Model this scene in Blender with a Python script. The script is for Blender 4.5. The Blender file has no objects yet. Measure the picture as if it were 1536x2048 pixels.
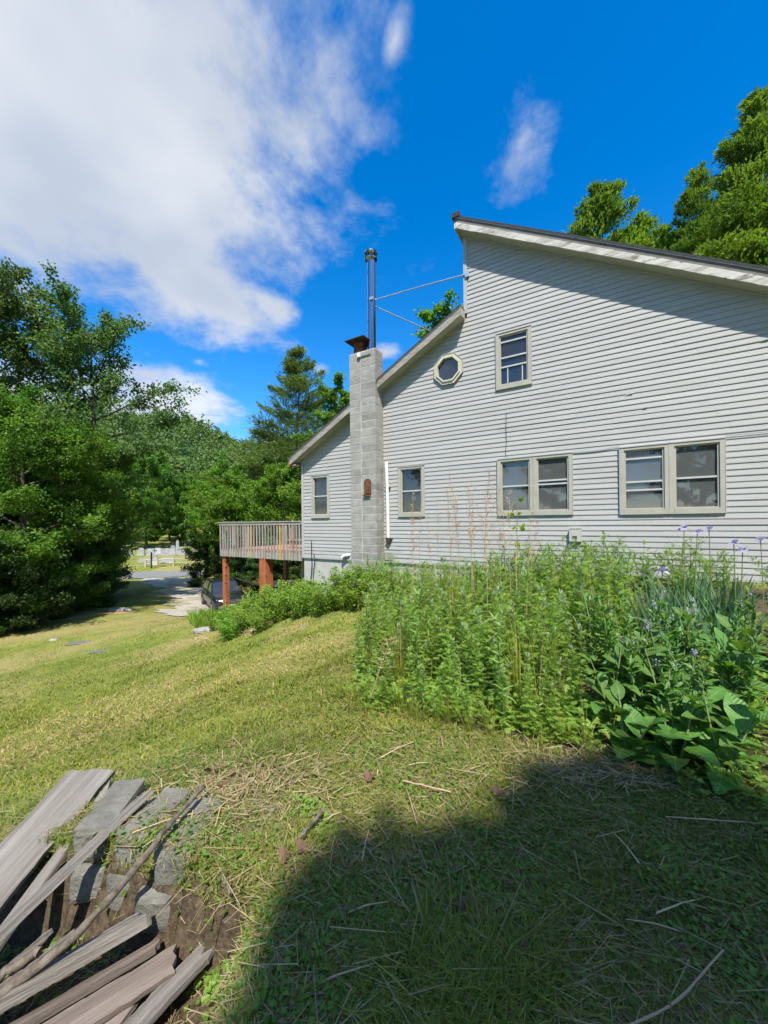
import bpy, math, random
import numpy as np
from mathutils import Vector, Matrix

# ------------------------------------------------------------------ scene, camera, light
S = bpy.context.scene
COL = S.collection
CH = 1.65
cd = bpy.data.cameras.new('camera')
cam = bpy.data.objects.new('camera', cd); COL.objects.link(cam)
cd.sensor_fit = 'VERTICAL'; cd.sensor_height = 36.0
cd.lens = 750 / 2048 * 36.0
cd.shift_y = (1045 - 1024) / 2048
cd.clip_start = 0.05; cd.clip_end = 3000
cam.location = (0, 0, CH)
cam.rotation_euler = (math.radians(90), math.radians(0.6), 0)
cam.matrix_world = Matrix.Translation((0, 0, CH)) @ Matrix.Rotation(math.radians(90), 4, 'X') @ Matrix.Rotation(math.radians(-0.6), 4, 'Z')
S.camera = cam

SUN_DIR = Vector((0.035, -0.64, 1.0)).normalized()      # towards the sun: high, behind the camera
EL = math.asin(SUN_DIR.z)
ROT = math.atan2(SUN_DIR.x, SUN_DIR.y)
sl = bpy.data.lights.new('sun', 'SUN'); sl.energy = 4.6; sl.angle = math.radians(0.53); sl.color = (1, .955, .87)
so = bpy.data.objects.new('sun', sl); COL.objects.link(so)
so.rotation_euler = (-SUN_DIR).to_track_quat('-Z', 'Y').to_euler(); so.location = (0, -20, 40)

S.view_settings.view_transform = 'Standard'; S.view_settings.look = 'None'
S.view_settings.exposure = 0.72; S.view_settings.gamma = 1.0; S.view_settings.use_curve_mapping = False
S.cycles.max_bounces = 4; S.cycles.diffuse_bounces = 2; S.cycles.glossy_bounces = 2
S.cycles.transmission_bounces = 2; S.cycles.transparent_max_bounces = 6
S.cycles.use_adaptive_sampling = True; S.cycles.adaptive_threshold = .03
S.cycles.caustics_reflective = False; S.cycles.caustics_refractive = False

class NT:
    """small wrapper round a node tree"""
    def __init__(s, tree):
        s.t = tree; s.n = tree.nodes; s.l = tree.links; s.n.clear()
    def node(s, typ, ins=None, **props):
        nd = s.n.new(typ)
        for k, v in props.items(): setattr(nd, k, v)
        for k, v in (ins or {}).items():
            sk = nd.inputs[k]
            if isinstance(v, bpy.types.NodeSocket): s.l.new(v, sk)
            else: sk.default_value = v
        return nd
    def math(s, op, a, b=0.0, c=0.0, clamp=False):
        nd = s.n.new('ShaderNodeMath'); nd.operation = op; nd.use_clamp = clamp
        for i, v in enumerate((a, b, c)):
            if isinstance(v, bpy.types.NodeSocket): s.l.new(v, nd.inputs[i])
            else: nd.inputs[i].default_value = v
        return nd.outputs[0]
    def vmath(s, op, a, b=(0, 0, 0)):
        nd = s.n.new('ShaderNodeVectorMath'); nd.operation = op
        for i, v in enumerate((a, b)):
            if isinstance(v, bpy.types.NodeSocket): s.l.new(v, nd.inputs[i])
            else: nd.inputs[i].default_value = v
        return nd
    def mix(s, f, a, b, blend='MIX'):
        nd = s.n.new('ShaderNodeMix'); nd.data_type = 'RGBA'; nd.blend_type = blend
        for i, v in ((0, f), (6, a), (7, b)):
            if isinstance(v, bpy.types.NodeSocket): s.l.new(v, nd.inputs[i])
            else: nd.inputs[i].default_value = v if i == 0 else (tuple(v) + (1,))[:4]
        return nd.outputs[2]
    def sm(s, v, lo, hi):
        nd = s.n.new('ShaderNodeMapRange'); nd.interpolation_type = 'SMOOTHSTEP'
        s.l.new(v, nd.inputs[0]); nd.inputs[1].default_value = lo; nd.inputs[2].default_value = hi
        return nd.outputs[0]
    def noise(s, vec, scale, detail=4, rough=.5, dist=0):
        return s.node('ShaderNodeTexNoise', {'Vector': vec, 'Scale': scale, 'Detail': detail, 'Roughness': rough, 'Distortion': dist}).outputs['Fac']

SKY_SAT, SKY_VAL = 1.42, 1.62
SHX, SHY = 1.85, -9.80
CLOUDS = [((-0.4391, 0.542, 0.7165), 0, 0.46, 0.3, 1.0), ((-0.4768, 0.6379, 0.6047), -24, 0.28, 0.19, 1.0), ((-0.3876, 0.7793, 0.4924), -12, 0.24, 0.085, 0.92), ((-0.5582, 0.5976, 0.5756), 0, 0.3, 0.22, 1.0), ((-0.2875, 0.5714, 0.7687), -30, 0.26, 0.22, 0.85), ((-0.4825, 0.8311, 0.2766), -8, 0.2, 0.085, 0.95), ((-0.6337, 0.7363, 0.2373), 0, 0.3, 0.1, 0.95), ((0.2548, 0.6828, 0.6847), 62, 0.32, 0.17, 0.28), ((0.0263, 0.6136, 0.7892), 60, 0.12, 0.06, 0.25), ((-0.1522, 0.915, 0.3737), 0, 0.08, 0.04, 0.22), ((0.0068, 0.9108, 0.4128), 0, 0.08, 0.05, 0.4), ((-0.2447, 0.84, 0.4842), -12, 0.1, 0.055, 0.75), ((-0.4076, 0.8384, 0.362), 0, 0.05, 0.03, 0.3)]
# ------------------------------------------------------------------ sky with drifting fair-weather cloud
w = bpy.data.worlds.new('World'); S.world = w; w.use_nodes = True
w.cycles.sampling_method = 'MANUAL'; w.cycles.sample_map_resolution = 512
T = NT(w.node_tree)
sky = T.node('ShaderNodeTexSky', sky_type='NISHITA', sun_disc=False, sun_elevation=EL, sun_rotation=ROT,
             altitude=350, air_density=1.0, dust_density=.15, ozone_density=3.0)
hs = T.node('ShaderNodeHueSaturation', {'Color': sky.outputs[0], 'Saturation': SKY_SAT, 'Value': SKY_VAL, 'Hue': .503})
dirv = T.node('ShaderNodeTexCoord').outputs['Generated']
sep = T.node('ShaderNodeSeparateXYZ', {0: dirv})
zz = T.math('ADD', T.math('MAXIMUM', sep.outputs[2], 0.0), .22)
pv = T.node('ShaderNodeCombineXYZ', {0: T.math('DIVIDE', sep.outputs[0], zz), 1: T.math('DIVIDE', sep.outputs[1], zz), 2: 0.0}).outputs[0]
n1 = T.noise(pv, 2.7, 8, .63, .15)
n2 = T.noise(pv, .9, 3, .5)
def blob(c, up_tilt, r1, r2, wgt):
    c = Vector(c).normalized(); e1 = c.cross(Vector((0, 0, 1))).normalized(); e2 = e1.cross(c)
    a = math.radians(up_tilt); f1 = e1 * math.cos(a) + e2 * math.sin(a); f2 = e2 * math.cos(a) - e1 * math.sin(a)
    d1 = T.vmath('DOT_PRODUCT', dirv, tuple(f1 / r1)).outputs['Value']; d2 = T.vmath('DOT_PRODUCT', dirv, tuple(f2 / r2)).outputs['Value']
    rr = T.math('SQRT', T.math('ADD', T.math('MULTIPLY', d1, d1), T.math('MULTIPLY', d2, d2)))
    front = T.math('GREATER_THAN', T.vmath('DOT_PRODUCT', dirv, tuple(c)).outputs['Value'], 0.0)
    return T.math('MULTIPLY', T.math('SUBTRACT', wgt, rr), front)
def front_max(vals):
    o = vals[0]
    for v in vals[1:]: o = T.math('MAXIMUM', o, v)
    return o
vals = [blob(*b) for b in CLOUDS]
# the same broken cloud goes on over the rest of the sky
rest = T.math('MULTIPLY', T.math('SUBTRACT', n2, .50), 4.0)
away = T.sm(T.vmath('DOT_PRODUCT', dirv, (0, .94, .34)).outputs['Value'], .42, .12)
vals.append(T.math('ADD', T.math('MULTIPLY', rest, away), T.math('MULTIPLY', T.math('SUBTRACT', 1.0, away), -1.0)))
m = T.math('MAXIMUM', front_max(vals), -1.0)
cov = T.sm(T.math('ADD', m, T.math('MULTIPLY', T.math('SUBTRACT', n1, .5), 2.3)), -.10, .60)
n3 = T.noise(pv, 1.5, 3, .6, .2)
ccol = T.mix(T.sm(n3, .38, .66), (3.7, 4.05, 4.6), (5.7, 5.85, 6.0))
skyc = T.mix(T.math('MULTIPLY', cov, .90), hs.outputs[0], ccol)
bg = T.node('ShaderNodeBackground', {'Color': skyc, 'Strength': .1})
out = T.node('ShaderNodeOutputWorld', {'Surface': bg.outputs[0]})

# ------------------------------------------------------------------ materials
def newmat(name):
    m = bpy.data.materials.new(name); m.use_nodes = True
    return m, NT(m.node_tree)
def ramp(T, fac, cols):
    nd = T.n.new('ShaderNodeValToRGB'); T.l.new(fac, nd.inputs[0]); e = nd.color_ramp.elements
    while len(e) < len(cols): e.new(.5)
    for i, (p, c) in enumerate(cols): e[i].position = p; e[i].color = tuple(c) + (1,)
    return nd.outputs[0]
def mat(name, cols, scale=6, detail=5, rough=.8, bump=0, bscale=None, metal=0, spec=.3, stretch=(1, 1, 1), rand=0, nrough=.55, second=None):
    m, T = newmat(name)
    tc = T.node('ShaderNodeTexCoord').outputs['Object']
    oi = T.node('ShaderNodeObjectInfo').outputs['Random']
    off = T.vmath('MULTIPLY', T.node('ShaderNodeCombineXYZ', {0: oi, 1: oi, 2: oi}).outputs[0], (17, 31, 23)).outputs[0] if rand else None
    vec = T.node('ShaderNodeMapping', {'Vector': tc, 'Scale': stretch}).outputs[0]
    if off is not None: vec = T.vmath('ADD', vec, off).outputs[0]
    f = T.noise(vec, scale, detail, nrough)
    c = ramp(T, f, cols)
    if second:                                      # (noise scale, low, high, colour): stains with a shape of their own
        c = T.mix(T.sm(T.noise(vec, second[0], 6, .65), second[1], second[2]), c, second[3])
    if rand:
        v = T.math('ADD', T.math('MULTIPLY', oi, 2 * rand), 1 - rand)
        c = T.node('ShaderNodeHueSaturation', {'Color': c, 'Value': v}).outputs[0]
    p = T.node('ShaderNodeBsdfPrincipled', {'Base Color': c, 'Roughness': rough, 'Metallic': metal, 'Specular IOR Level': spec})
    if bump:
        h = T.noise(vec, bscale or scale * 3, 6, .65)
        T.l.new(T.node('ShaderNodeBump', {'Height': h, 'Strength': bump, 'Distance': .02}).outputs[0], p.inputs['Normal'])
    T.node('ShaderNodeOutputMaterial', {'Surface': p.outputs[0]})
    return m
def leafmat(name, c0, c1, trans=.35, rough=.55, rand=.12, tcol=None, bump=0, veins=False):
    m, T = newmat(name)
    t = T.node('ShaderNodeAttribute', attribute_name='tint').outputs['Fac']
    oi = T.node('ShaderNodeObjectInfo').outputs['Random']
    c = T.mix(t, c0, c1)
    c = T.node('ShaderNodeHueSaturation', {'Color': c, 'Value': T.math('ADD', T.math('MULTIPLY', oi, 2 * rand), 1 - rand),
               'Hue': T.math('ADD', T.math('MULTIPLY', oi, .03), .485)}).outputs[0]
    if veins:                                       # midrib and side veins, a few yellowed blotches
        sx = T.node('ShaderNodeSeparateXYZ', {0: T.node('ShaderNodeTexCoord').outputs['Object']})
        ay = T.math('ABSOLUTE', sx.outputs[1]); ph = T.math('MULTIPLY', T.math('SUBTRACT', sx.outputs[0], T.math('MULTIPLY', ay, .9)), 62.0)
        sv = T.sm(T.math('SINE', ph), .80, 1.0); mid = T.sm(ay, .014, .004)
        vn = T.math('MAXIMUM', T.math('MULTIPLY', sv, .45), mid)
        c = T.mix(vn, c, (.20, .32, .10))
        c = T.mix(T.math('MULTIPLY', T.sm(T.noise(T.node('ShaderNodeTexCoord').outputs['Object'], 5, 4, .6), .60, .72), .55), c, (.24, .24, .05))
    p = T.node('ShaderNodeBsdfPrincipled', {'Base Color': c, 'Roughness': rough, 'Specular IOR Level': .35})
    if bump:
        tc = T.node('ShaderNodeTexCoord').outputs['Object']
        h = T.math('SINE', ph) if veins else T.noise(tc, 60, 3, .5)
        T.l.new(T.node('ShaderNodeBump', {'Height': h, 'Strength': bump, 'Distance': .006}).outputs[0], p.inputs['Normal'])
    tl = T.node('ShaderNodeBsdfTranslucent', {'Color': T.mix(1.0, c, tcol or (1.25, 1.3, .6), 'MULTIPLY')})
    mx = T.node('ShaderNodeMixShader', {0: trans, 1: p.outputs[0], 2: tl.outputs[0]})
    T.node('ShaderNodeOutputMaterial', {'Surface': mx.outputs[0]})
    return m
def glassmat(name, grey_veil=.1, tint=(.9, .92, .92)):
    m, T = newmat(name)
    fr = T.node('ShaderNodeFresnel', {'IOR': 1.55}).outputs[0]
    tr = T.node('ShaderNodeBsdfTransparent', {'Color': tint + (1,)})
    gl = T.node('ShaderNodeBsdfGlossy', {'Color': (1, 1, 1, 1), 'Roughness': .02})
    df = T.node('ShaderNodeBsdfDiffuse', {'Color': (.35, .36, .36, 1)})
    a = T.node('ShaderNodeMixShader', {0: grey_veil, 1: tr.outputs[0], 2: df.outputs[0]})  # plain grey share laid over the clear glass
    b = T.node('ShaderNodeMixShader', {0: T.math('MULTIPLY', fr, 1.5, clamp=True), 1: a.outputs[0], 2: gl.outputs[0]})
    T.node('ShaderNodeOutputMaterial', {'Surface': b.outputs[0]})
    return m

M = {}
M['siding'] = mat('vinyl_siding', [(.3, (.365, .36, .345)), (.7, (.42, .415, .40))], 2.5, 5, .55, .08, 60, rand=.03, stretch=(.25, 1, 1), second=(1.3, .62, .85, (.31, .31, .285)))
M['sidingedge'] = mat('corner_vinyl', [(.3, (.385, .385, .375)), (.7, (.43, .43, .42))], 3, 4, .55)
M['concrete_paint'] = mat('painted_concrete', [(.3, (.40, .40, .36)), (.7, (.49, .48, .44))], 3, 6, .85, .2, 40, second=(2, .6, .8, (.36, .35, .31)))
M['block'] = mat('concrete_block', [(.25, (.22, .215, .195)), (.5, (.31, .30, .275)), (.75, (.40, .385, .35))], 4, 7, .95, .6, 45, rand=.10, second=(3, .62, .8, (.23, .21, .17)))
M['oldblock'] = mat('mossy_block', [(.25, (.10, .098, .08)), (.5, (.18, .172, .145)), (.75, (.27, .26, .225))], 6, 8, .95, .8, 40, rand=.10, second=(4, .55, .75, (.12, .115, .06)))
M['mortar'] = mat('mortar', [(.3, (.36, .345, .30)), (.7, (.52, .50, .44))], 9, 6, .95, .5, 50)
M['trim'] = mat('window_trim', [(.3, (.36, .345, .285)), (.7, (.42, .405, .34))], 6, 5, .6, .06, 50)
M['trim_pale'] = mat('cream_trim', [(.3, (.50, .48, .36)), (.7, (.58, .55, .43))], 6, 5, .5)
M['sash'] = mat('white_sash', [(.3, (.44, .44, .43)), (.7, (.52, .52, .51))], 8, 4, .5)
M['pane'] = glassmat('window_glass', .07)
M['pane_veiled'] = glassmat('screened_glass', .26)  # flat grey over the glass: insect screen plus the flare's haze
M['room'] = mat('painted_dark_recess', [(.3, (.035, .034, .033)), (.7, (.06, .058, .055))], 3, 3, .9)  # gloom of the unlit rooms put into the recess colour
M['curtain'] = mat('rust_curtain', [(.3, (.16, .07, .05)), (.7, (.28, .15, .11))], 8, 3, .9, stretch=(6, 1, .3))
M['white_plastic'] = mat('white_plastic', [(.3, (.68, .68, .67)), (.7, (.76, .76, .75))], 5, 3, .45)
M['fascia'] = mat('peeling_fascia', [(.30, (.24, .215, .18)), (.42, (.42, .40, .355)), (.5, (.55, .53, .48)), (.8, (.62, .60, .55))], 5, 8, .8, .6, 16, stretch=(.35, 1, 1.6), nrough=.68, second=(7, .57, .62, (.22, .19, .155)))
M['fascia_old'] = mat('weathered_fascia', [(.25, (.16, .13, .10)), (.5, (.32, .295, .255)), (.75, (.44, .42, .37))], 5, 8, .85, .5, 20, stretch=(.4, 1, 2), nrough=.66)
M['band'] = mat('brown_rake_trim', [(.3, (.14, .125, .115)), (.7, (.22, .20, .185))], 4, 6, .8, .3, stretch=(.3, 1, 2))
M['soffit'] = mat('soffit', [(.3, (.36, .35, .31)), (.7, (.44, .43, .385))], 4, 5, .8)
M['shingle'] = mat('asphalt_shingle', [(.3, (.035, .033, .034)), (.7, (.075, .07, .07))], 30, 4, .95, .5, 90)
M['metal_drip'] = mat('drip_edge_metal', [(.3, (.42, .40, .38)), (.7, (.52, .50, .48))], 6, 3, .4, metal=.3)
M['rust'] = mat('rusty_iron', [(.3, (.07, .035, .022)), (.55, (.16, .07, .038)), (.8, (.24, .13, .075))], 14, 7, .85, .5, 60)
M['cap_metal'] = mat('dark_cap_metal', [(.3, (.045, .032, .028)), (.7, (.11, .07, .05))], 9, 5, .6, metal=.5)
M['chrome'] = mat('stainless_pipe', [(.3, (.30, .31, .33)), (.7, (.38, .39, .41))], 3, 3, .14, metal=1, stretch=(1, 1, .2))
M['rod'] = mat('galvanised_rod', [(.3, (.55, .56, .56)), (.7, (.68, .69, .69))], 9, 3, .35, metal=.7)
M['graywood'] = mat('weathered_wood', [(.25, (.20, .175, .145)), (.5, (.33, .305, .27)), (.8, (.44, .415, .375))], 6, 7, .9, .6, 40, stretch=(1, 1, .12), rand=.14, nrough=.65)
M['stain'] = mat('red_stained_wood', [(.25, (.24, .07, .028)), (.5, (.38, .115, .045)), (.8, (.45, .17, .075))], 5, 6, .75, .3, 30, stretch=(1, 1, .2), rand=.1, second=(9, .64, .7, (.40, .25, .13)))
M['plank_red'] = mat('faded_red_wood', [(.25, (.26, .13, .085)), (.6, (.40, .23, .165)), (.8, (.42, .33, .26))], 6, 6, .85, .4, 30, stretch=(1, 1, .2), rand=.12)
M['yellowwood'] = mat('yellow_paint_wood', [(.3, (.42, .26, .06)), (.7, (.55, .38, .12))], 8, 5, .8)
M['plank'] = mat('old_plank', [(.2, (.05, .042, .034)), (.40, (.14, .122, .105)), (.55, (.22, .20, .175)), (.8, (.34, .315, .285))], 16, 9, .92, 1.0, 40, stretch=(.05, 1, 1), rand=.12, nrough=.7)
M['plank_flare'] = mat('flare_tinted_plank', [(.2, (.08, .062, .05)), (.5, (.20, .16, .135)), (.8, (.31, .265, .23))], 14, 8, .92, .8, 36, stretch=(.06, 1, 1), rand=.1)  # pinkish cast of lens flare put into the wood colour
M['bark'] = mat('bark', [(.3, (.055, .042, .03)), (.6, (.12, .095, .072)), (.8, (.18, .155, .125))], 8, 7, .95, .8, 30, stretch=(1, 1, .3), rand=.15)
M['graybark'] = mat('grey_branch', [(.3, (.07, .055, .042)), (.5, (.16, .13, .10)), (.8, (.27, .235, .19))], 22, 7, .95, .7, 40, rand=.1)
M['straw'] = leafmat('dry_straw', (.19, .14, .06), (.46, .37, .20), .2, .7, .05, (1.1, 1, .8))
M['deadstalk'] = leafmat('dead_stalk', (.38, .24, .13), (.60, .45, .29), .15, .7, .1, (1.1, 1, .8))
M['deadleaf'] = leafmat('dead_leaf', (.12, .065, .04), (.26, .155, .095), .2, .7, .05, (1.1, .9, .7))
M['grass'] = leafmat('lawn_grass', (.11, .16, .018), (.33, .34, .055), .42, .6, .0)
M['grass_dry'] = leafmat('dry_grass', (.30, .23, .085), (.50, .40, .17), .25, .7, .0, (1.1, 1, .8))
M['clover'] = leafmat('small_weeds', (.075, .16, .02), (.17, .27, .04), .35, .5, .0)
M['mugwort'] = leafmat('mugwort_leaf', (.13, .26, .03), (.33, .47, .085), .48, .5, .10)
M['mugtop'] = leafmat('silvery_mugwort_tips', (.26, .34, .19), (.48, .54, .38), .35, .6, .08, (1, 1.05, .8))
M['stemgreen'] = leafmat('green_stem', (.14, .20, .06), (.22, .26, .10), .1, .6, .1)
M['comfrey'] = leafmat('comfrey_leaf', (.065, .17, .028), (.13, .27, .05), .34, .45, .18, (1.3, 1.4, .4), .35, True)
M['iris'] = leafmat('iris_blade', (.075, .17, .075), (.16, .27, .14), .25, .45, .08)
M['purple'] = leafmat('lavender_petal', (.34, .31, .50), (.54, .50, .70), .4, .6, .08, (1, 1, 1.1))
M['bush'] = leafmat('bright_bush_leaf', (.13, .25, .028), (.30, .43, .06), .45, .5, .10)
M['tansy'] = leafmat('feathery_leaf', (.14, .26, .05), (.30, .42, .11), .45, .55, .10)
M['maple'] = leafmat('maple_leaf', (.05, .14, .013), (.19, .335, .036), .47, .5, .12)
M['maple_bright'] = leafmat('bright_maple_leaf', (.085, .20, .016), (.23, .38, .04), .48, .5, .12)
M['ash'] = leafmat('ash_leaf', (.06, .125, .025), (.15, .23, .06), .42, .5, .10)
M['shrubdark'] = leafmat('dark_shrub_leaf', (.03, .075, .015), (.085, .15, .03), .35, .5, .12)
M['autumnbush'] = leafmat('olive_bush_leaf', (.15, .13, .03), (.29, .22, .065), .35, .6, .1)
M['pine'] = leafmat('pine_needle', (.06, .13, .04), (.21, .28, .075), .3, .5, .08)
M['hemlock'] = leafmat('hemlock_spray', (.065, .17, .03), (.24, .38, .06), .42, .5, .10)
M['hillforest'] = leafmat('hillside_forest', (.06, .125, .025), (.155, .245, .055), .32, .6, .0)
M['gravel'] = mat('gravel', [(.25, (.23, .20, .165)), (.5, (.39, .355, .30)), (.75, (.55, .515, .455))], 5, 10, .95, .8, 30, nrough=.8, second=(.5, .52, .62, (.26, .24, .13)))
M['asphalt'] = mat('worn_asphalt', [(.3, (.15, .15, .15)), (.7, (.22, .22, .215))], 9, 7, .95, .3, 60)
M['whiterock'] = mat('pale_rock', [(.3, (.20, .195, .18)), (.6, (.36, .35, .33)), (.8, (.50, .49, .46))], 5, 7, .9, .7, 20)
M['slate'] = mat('flat_dark_stone', [(.3, (.10, .105, .11)), (.7, (.17, .175, .18))], 6, 6, .9, .4, 20)
M['grave'] = mat('grave_stone', [(.3, (.24, .245, .24)), (.7, (.42, .42, .41))], 4, 6, .8, .2, 30, rand=.12)
M['railwood'] = mat('split_rail', [(.3, (.36, .32, .25)), (.7, (.54, .49, .40))], 6, 6, .9, .4, rand=.08)
M['cable'] = mat('black_cable', [(.3, (.012, .012, .013)), (.7, (.025, .025, .027))], 5, 2, .6)
M['wire_grey'] = mat('grey_cable', [(.3, (.20, .20, .19)), (.7, (.28, .28, .27))], 5, 2, .6)
M['utility'] = mat('beige_box', [(.3, (.42, .41, .37)), (.7, (.49, .48, .44))], 6, 4, .6)
M['darkgrey'] = mat('dark_grey_plastic', [(.3, (.05, .05, .05)), (.7, (.09, .09, .09))], 6, 3, .6)
def paint(name, c, rough=.18):
    return mat(name, [(.3, tuple(x * .85 for x in c)), (.7, c)], 3, 3, rough, 0, spec=.6)
M['carblack'] = paint('black_car_paint', (.017, .019, .021)); M['cargreen'] = paint('dark_green_car_paint', (.03, .05, .045))
M['tyre'] = mat('tyre_rubber', [(.3, (.014, .014, .014)), (.7, (.025, .025, .025))], 8, 3, .9)
M['rim'] = mat('alloy_rim', [(.3, (.30, .30, .31)), (.7, (.40, .40, .41))], 8, 3, .35, metal=.8)
M['lens'] = mat('headlight_lens', [(.3, (.55, .56, .58)), (.7, (.70, .71, .73))], 5, 2, .15, spec=.7)
M['carglass'] = mat('tinted_car_glass', [(.3, (.025, .032, .038)), (.7, (.035, .042, .048))], 3, 2, .05, spec=.9)

# ------------------------------------------------------------------ mesh helpers
class MB:
    """collects chunks of vertices and faces, then links them as ONE mesh object"""
    def __init__(s): s.v = []; s.f = []; s.n = 0; s.t = []; s.mi = []
    def add(s, V, F, tint=.5, mi=0):
        V = np.asarray(V, float).reshape(-1, 3)
        s.v.append(V)
        t = np.broadcast_to(np.asarray(tint, float), (len(V),)); s.t.append(t)
        if isinstance(F, np.ndarray):
            s.f.append(F + s.n); s.mi.append(np.full(len(F), mi))
        else:
            by = {}
            for q in F: by.setdefault(len(q), []).append(q)
            for q in by.values(): s.f.append(np.array(q) + s.n); s.mi.append(np.full(len(q), mi))
        s.n += len(V)
        return s
    def box(s, x0, x1, y0, y1, z0, z1, mi=0, tint=.5):
        V = [(x, y, z) for z in (z0, z1) for y in (y0, y1) for x in (x0, x1)]
        return s.add(V, [(0, 2, 3, 1), (4, 5, 7, 6), (0, 1, 5, 4), (2, 6, 7, 3), (0, 4, 6, 2), (1, 3, 7, 5)], tint, mi)
    def prism(s, poly, y0, y1, mi=0):
        """polygon in x,z (anticlockwise seen from -y) pushed from y0 to y1"""
        n = len(poly); V = [(x, y0, z) for x, z in poly] + [(x, y1, z) for x, z in poly]
        F = [tuple(range(n)), tuple(range(2 * n - 1, n - 1, -1))] + [((i + 1) % n, i, n + i, n + (i + 1) % n) for i in range(n)]
        return s.add(V, F, .5, mi)
    def tube(s, P, R, n=6, cap=True, tint=.5, mi=0):
        P = np.asarray(P, float); R = np.broadcast_to(np.asarray(R, float), (len(P),))
        d = np.gradient(P, axis=0); d /= np.linalg.norm(d, axis=1)[:, None] + 1e-9
        up = np.array([0, 0, 1.]) if abs(d[0, 2]) < .9 else np.array([1., 0, 0])
        a = np.cross(d, up); a /= np.linalg.norm(a, axis=1)[:, None] + 1e-9; b = np.cross(d, a)
        an = np.arange(n) * 2 * np.pi / n
        V = P[:, None] + R[:, None, None] * (np.cos(an)[None, :, None] * a[:, None] + np.sin(an)[None, :, None] * b[:, None])
        i = np.arange(len(P) - 1)[:, None] * n; j = np.arange(n)[None]; k = (j + 1) % n
        F = np.stack([i + j, i + n + j, i + n + k, i + k], -1).reshape(-1, 4)
        m0 = s.n; s.add(V.reshape(-1, 3), F, tint, mi)
        if cap and n > 2:
            s.add(V[0], [tuple(range(n))], tint, mi); s.add(V[-1], [tuple(range(n - 1, -1, -1))], tint, mi)
        return s
    def mesh(s, name, mats, smooth=False):
        me = bpy.data.meshes.new(name)
        V = np.concatenate(s.v) if s.v else np.zeros((0, 3))
        me.vertices.add(len(V)); me.vertices.foreach_set('co', V.astype(np.float32).ravel())
        cnt = np.concatenate([np.full(len(f), f.shape[1]) for f in s.f]); L = np.concatenate([f.ravel() for f in s.f])
        me.loops.add(len(L)); me.loops.foreach_set('vertex_index', L.astype(np.int32))
        me.polygons.add(len(cnt)); st = np.r_[0, np.cumsum(cnt)[:-1]]
        me.polygons.foreach_set('loop_start', st.astype(np.int32))
        me.polygons.foreach_set('material_index', np.concatenate(s.mi).astype(np.int32))
        me.polygons.foreach_set('use_smooth', np.full(len(cnt), bool(smooth)))
        me.update(calc_edges=True)
        at = me.attributes.new('tint', 'FLOAT', 'POINT'); at.data.foreach_set('value', np.concatenate(s.t).astype(np.float32))
        for m in (mats if isinstance(mats, (list, tuple)) else [mats]): me.materials.append(M[m])
        return me
    def build(s, name, mats, parent=None, smooth=False, **kw):
        return link(name, s.mesh(name, mats, smooth), parent, **kw)
def link(name, me, parent=None, loc=None, rot=None, scale=None, label=None, cat=None, group=None, kind=None):
    o = bpy.data.objects.new(name, me); COL.objects.link(o)
    if parent is not None: o.parent = parent
    if loc is not None: o.location = loc
    if rot is not None: o.rotation_euler = rot
    if scale is not None: o.scale = scale if hasattr(scale, '__len__') else (scale,) * 3
    if label: o['label'] = label
    if cat: o['category'] = cat
    if group: o['group'] = group
    if kind: o['kind'] = kind
    return o
def thing(name, label, cat, loc=(0, 0, 0), rz=0, group=None, scale=None):
    return link(name, None, None, loc, (0, 0, rz), scale, label, cat, group)
def norm(a): return a / (np.linalg.norm(a, axis=-1, keepdims=True) + 1e-9)
def scatter(mb, tv, tf, C, AX, NR, L, Wd, tint, mi=0):
    """copies of one small template: x along AX, y across, z along NR"""
    tv = np.asarray(tv, float); tf = [np.array(f) for f in tf]
    N = len(C); AX = norm(AX); SD = norm(np.cross(NR, AX)); NR = np.cross(AX, SD)
    L = np.broadcast_to(L, (N,)); Wd = np.broadcast_to(Wd, (N,))
    V = C[:, None] + tv[None, :, 0:1] * (AX * L[:, None])[:, None] + tv[None, :, 1:2] * (SD * Wd[:, None])[:, None] + tv[None, :, 2:3] * (NR * L[:, None])[:, None]
    k = len(tv); base = (np.arange(N) * k)[:, None]
    t = np.repeat(np.broadcast_to(tint, (N,)), k)
    n0 = mb.n; first = True
    by = {}
    for f in tf: by.setdefault(len(f), []).append(f)
    for sz, fl in by.items():
        fl = np.array(fl); F = (base[:, None, :] + fl[None]).reshape(-1, sz)
        if first: mb.add(V.reshape(-1, 3), F, t, mi); first = False
        else: mb.f.append(F + n0); mb.mi.append(np.full(len(F), mi))
    return mb
LEAF = ([(0, 0, 0), (.45, .5, .08), (1, 0, -.04), (.45, -.5, .08)], [(0, 3, 2, 1)])
BLADE = ([(0, .5, 0), (0, -.5, 0), (.55, .4, .10), (.55, -.4, .10), (1, 0, -.05)], [(0, 1, 3, 2), (2, 3, 4)])
STRIP = ([(0, .5, 0), (0, -.5, 0), (1, -.35, 0), (1, .35, 0)], [(0, 1, 2, 3)])
def lobed():
    V = []; F = []
    for x, s in ((.15, .5), (.36, .85), (.58, 1), (.78, .75)):
        for sg in (1, -1):
            n = len(V); V += [(x - .09, 0, 0), (x + .02, .20 * s * sg, .05), (x + .20, .5 * s * sg, .0), (x + .12, .08 * s * sg, .03)]
            F.append((n, n + 3, n + 2, n + 1) if sg > 0 else (n, n + 1, n + 2, n + 3))
    n = len(V); V += [(.72, 0, .02), (.88, .16, .03), (1.08, 0, -.03), (.88, -.16, .03)]; F.append((n, n + 3, n + 2, n + 1))
    n = len(V); V += [(0, .03, 0), (0, -.03, 0), (.8, -.05, .02), (.8, .05, .02)]; F.append((n, n + 1, n + 2, n + 3))
    return V, F
LOBED = lobed()

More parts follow.
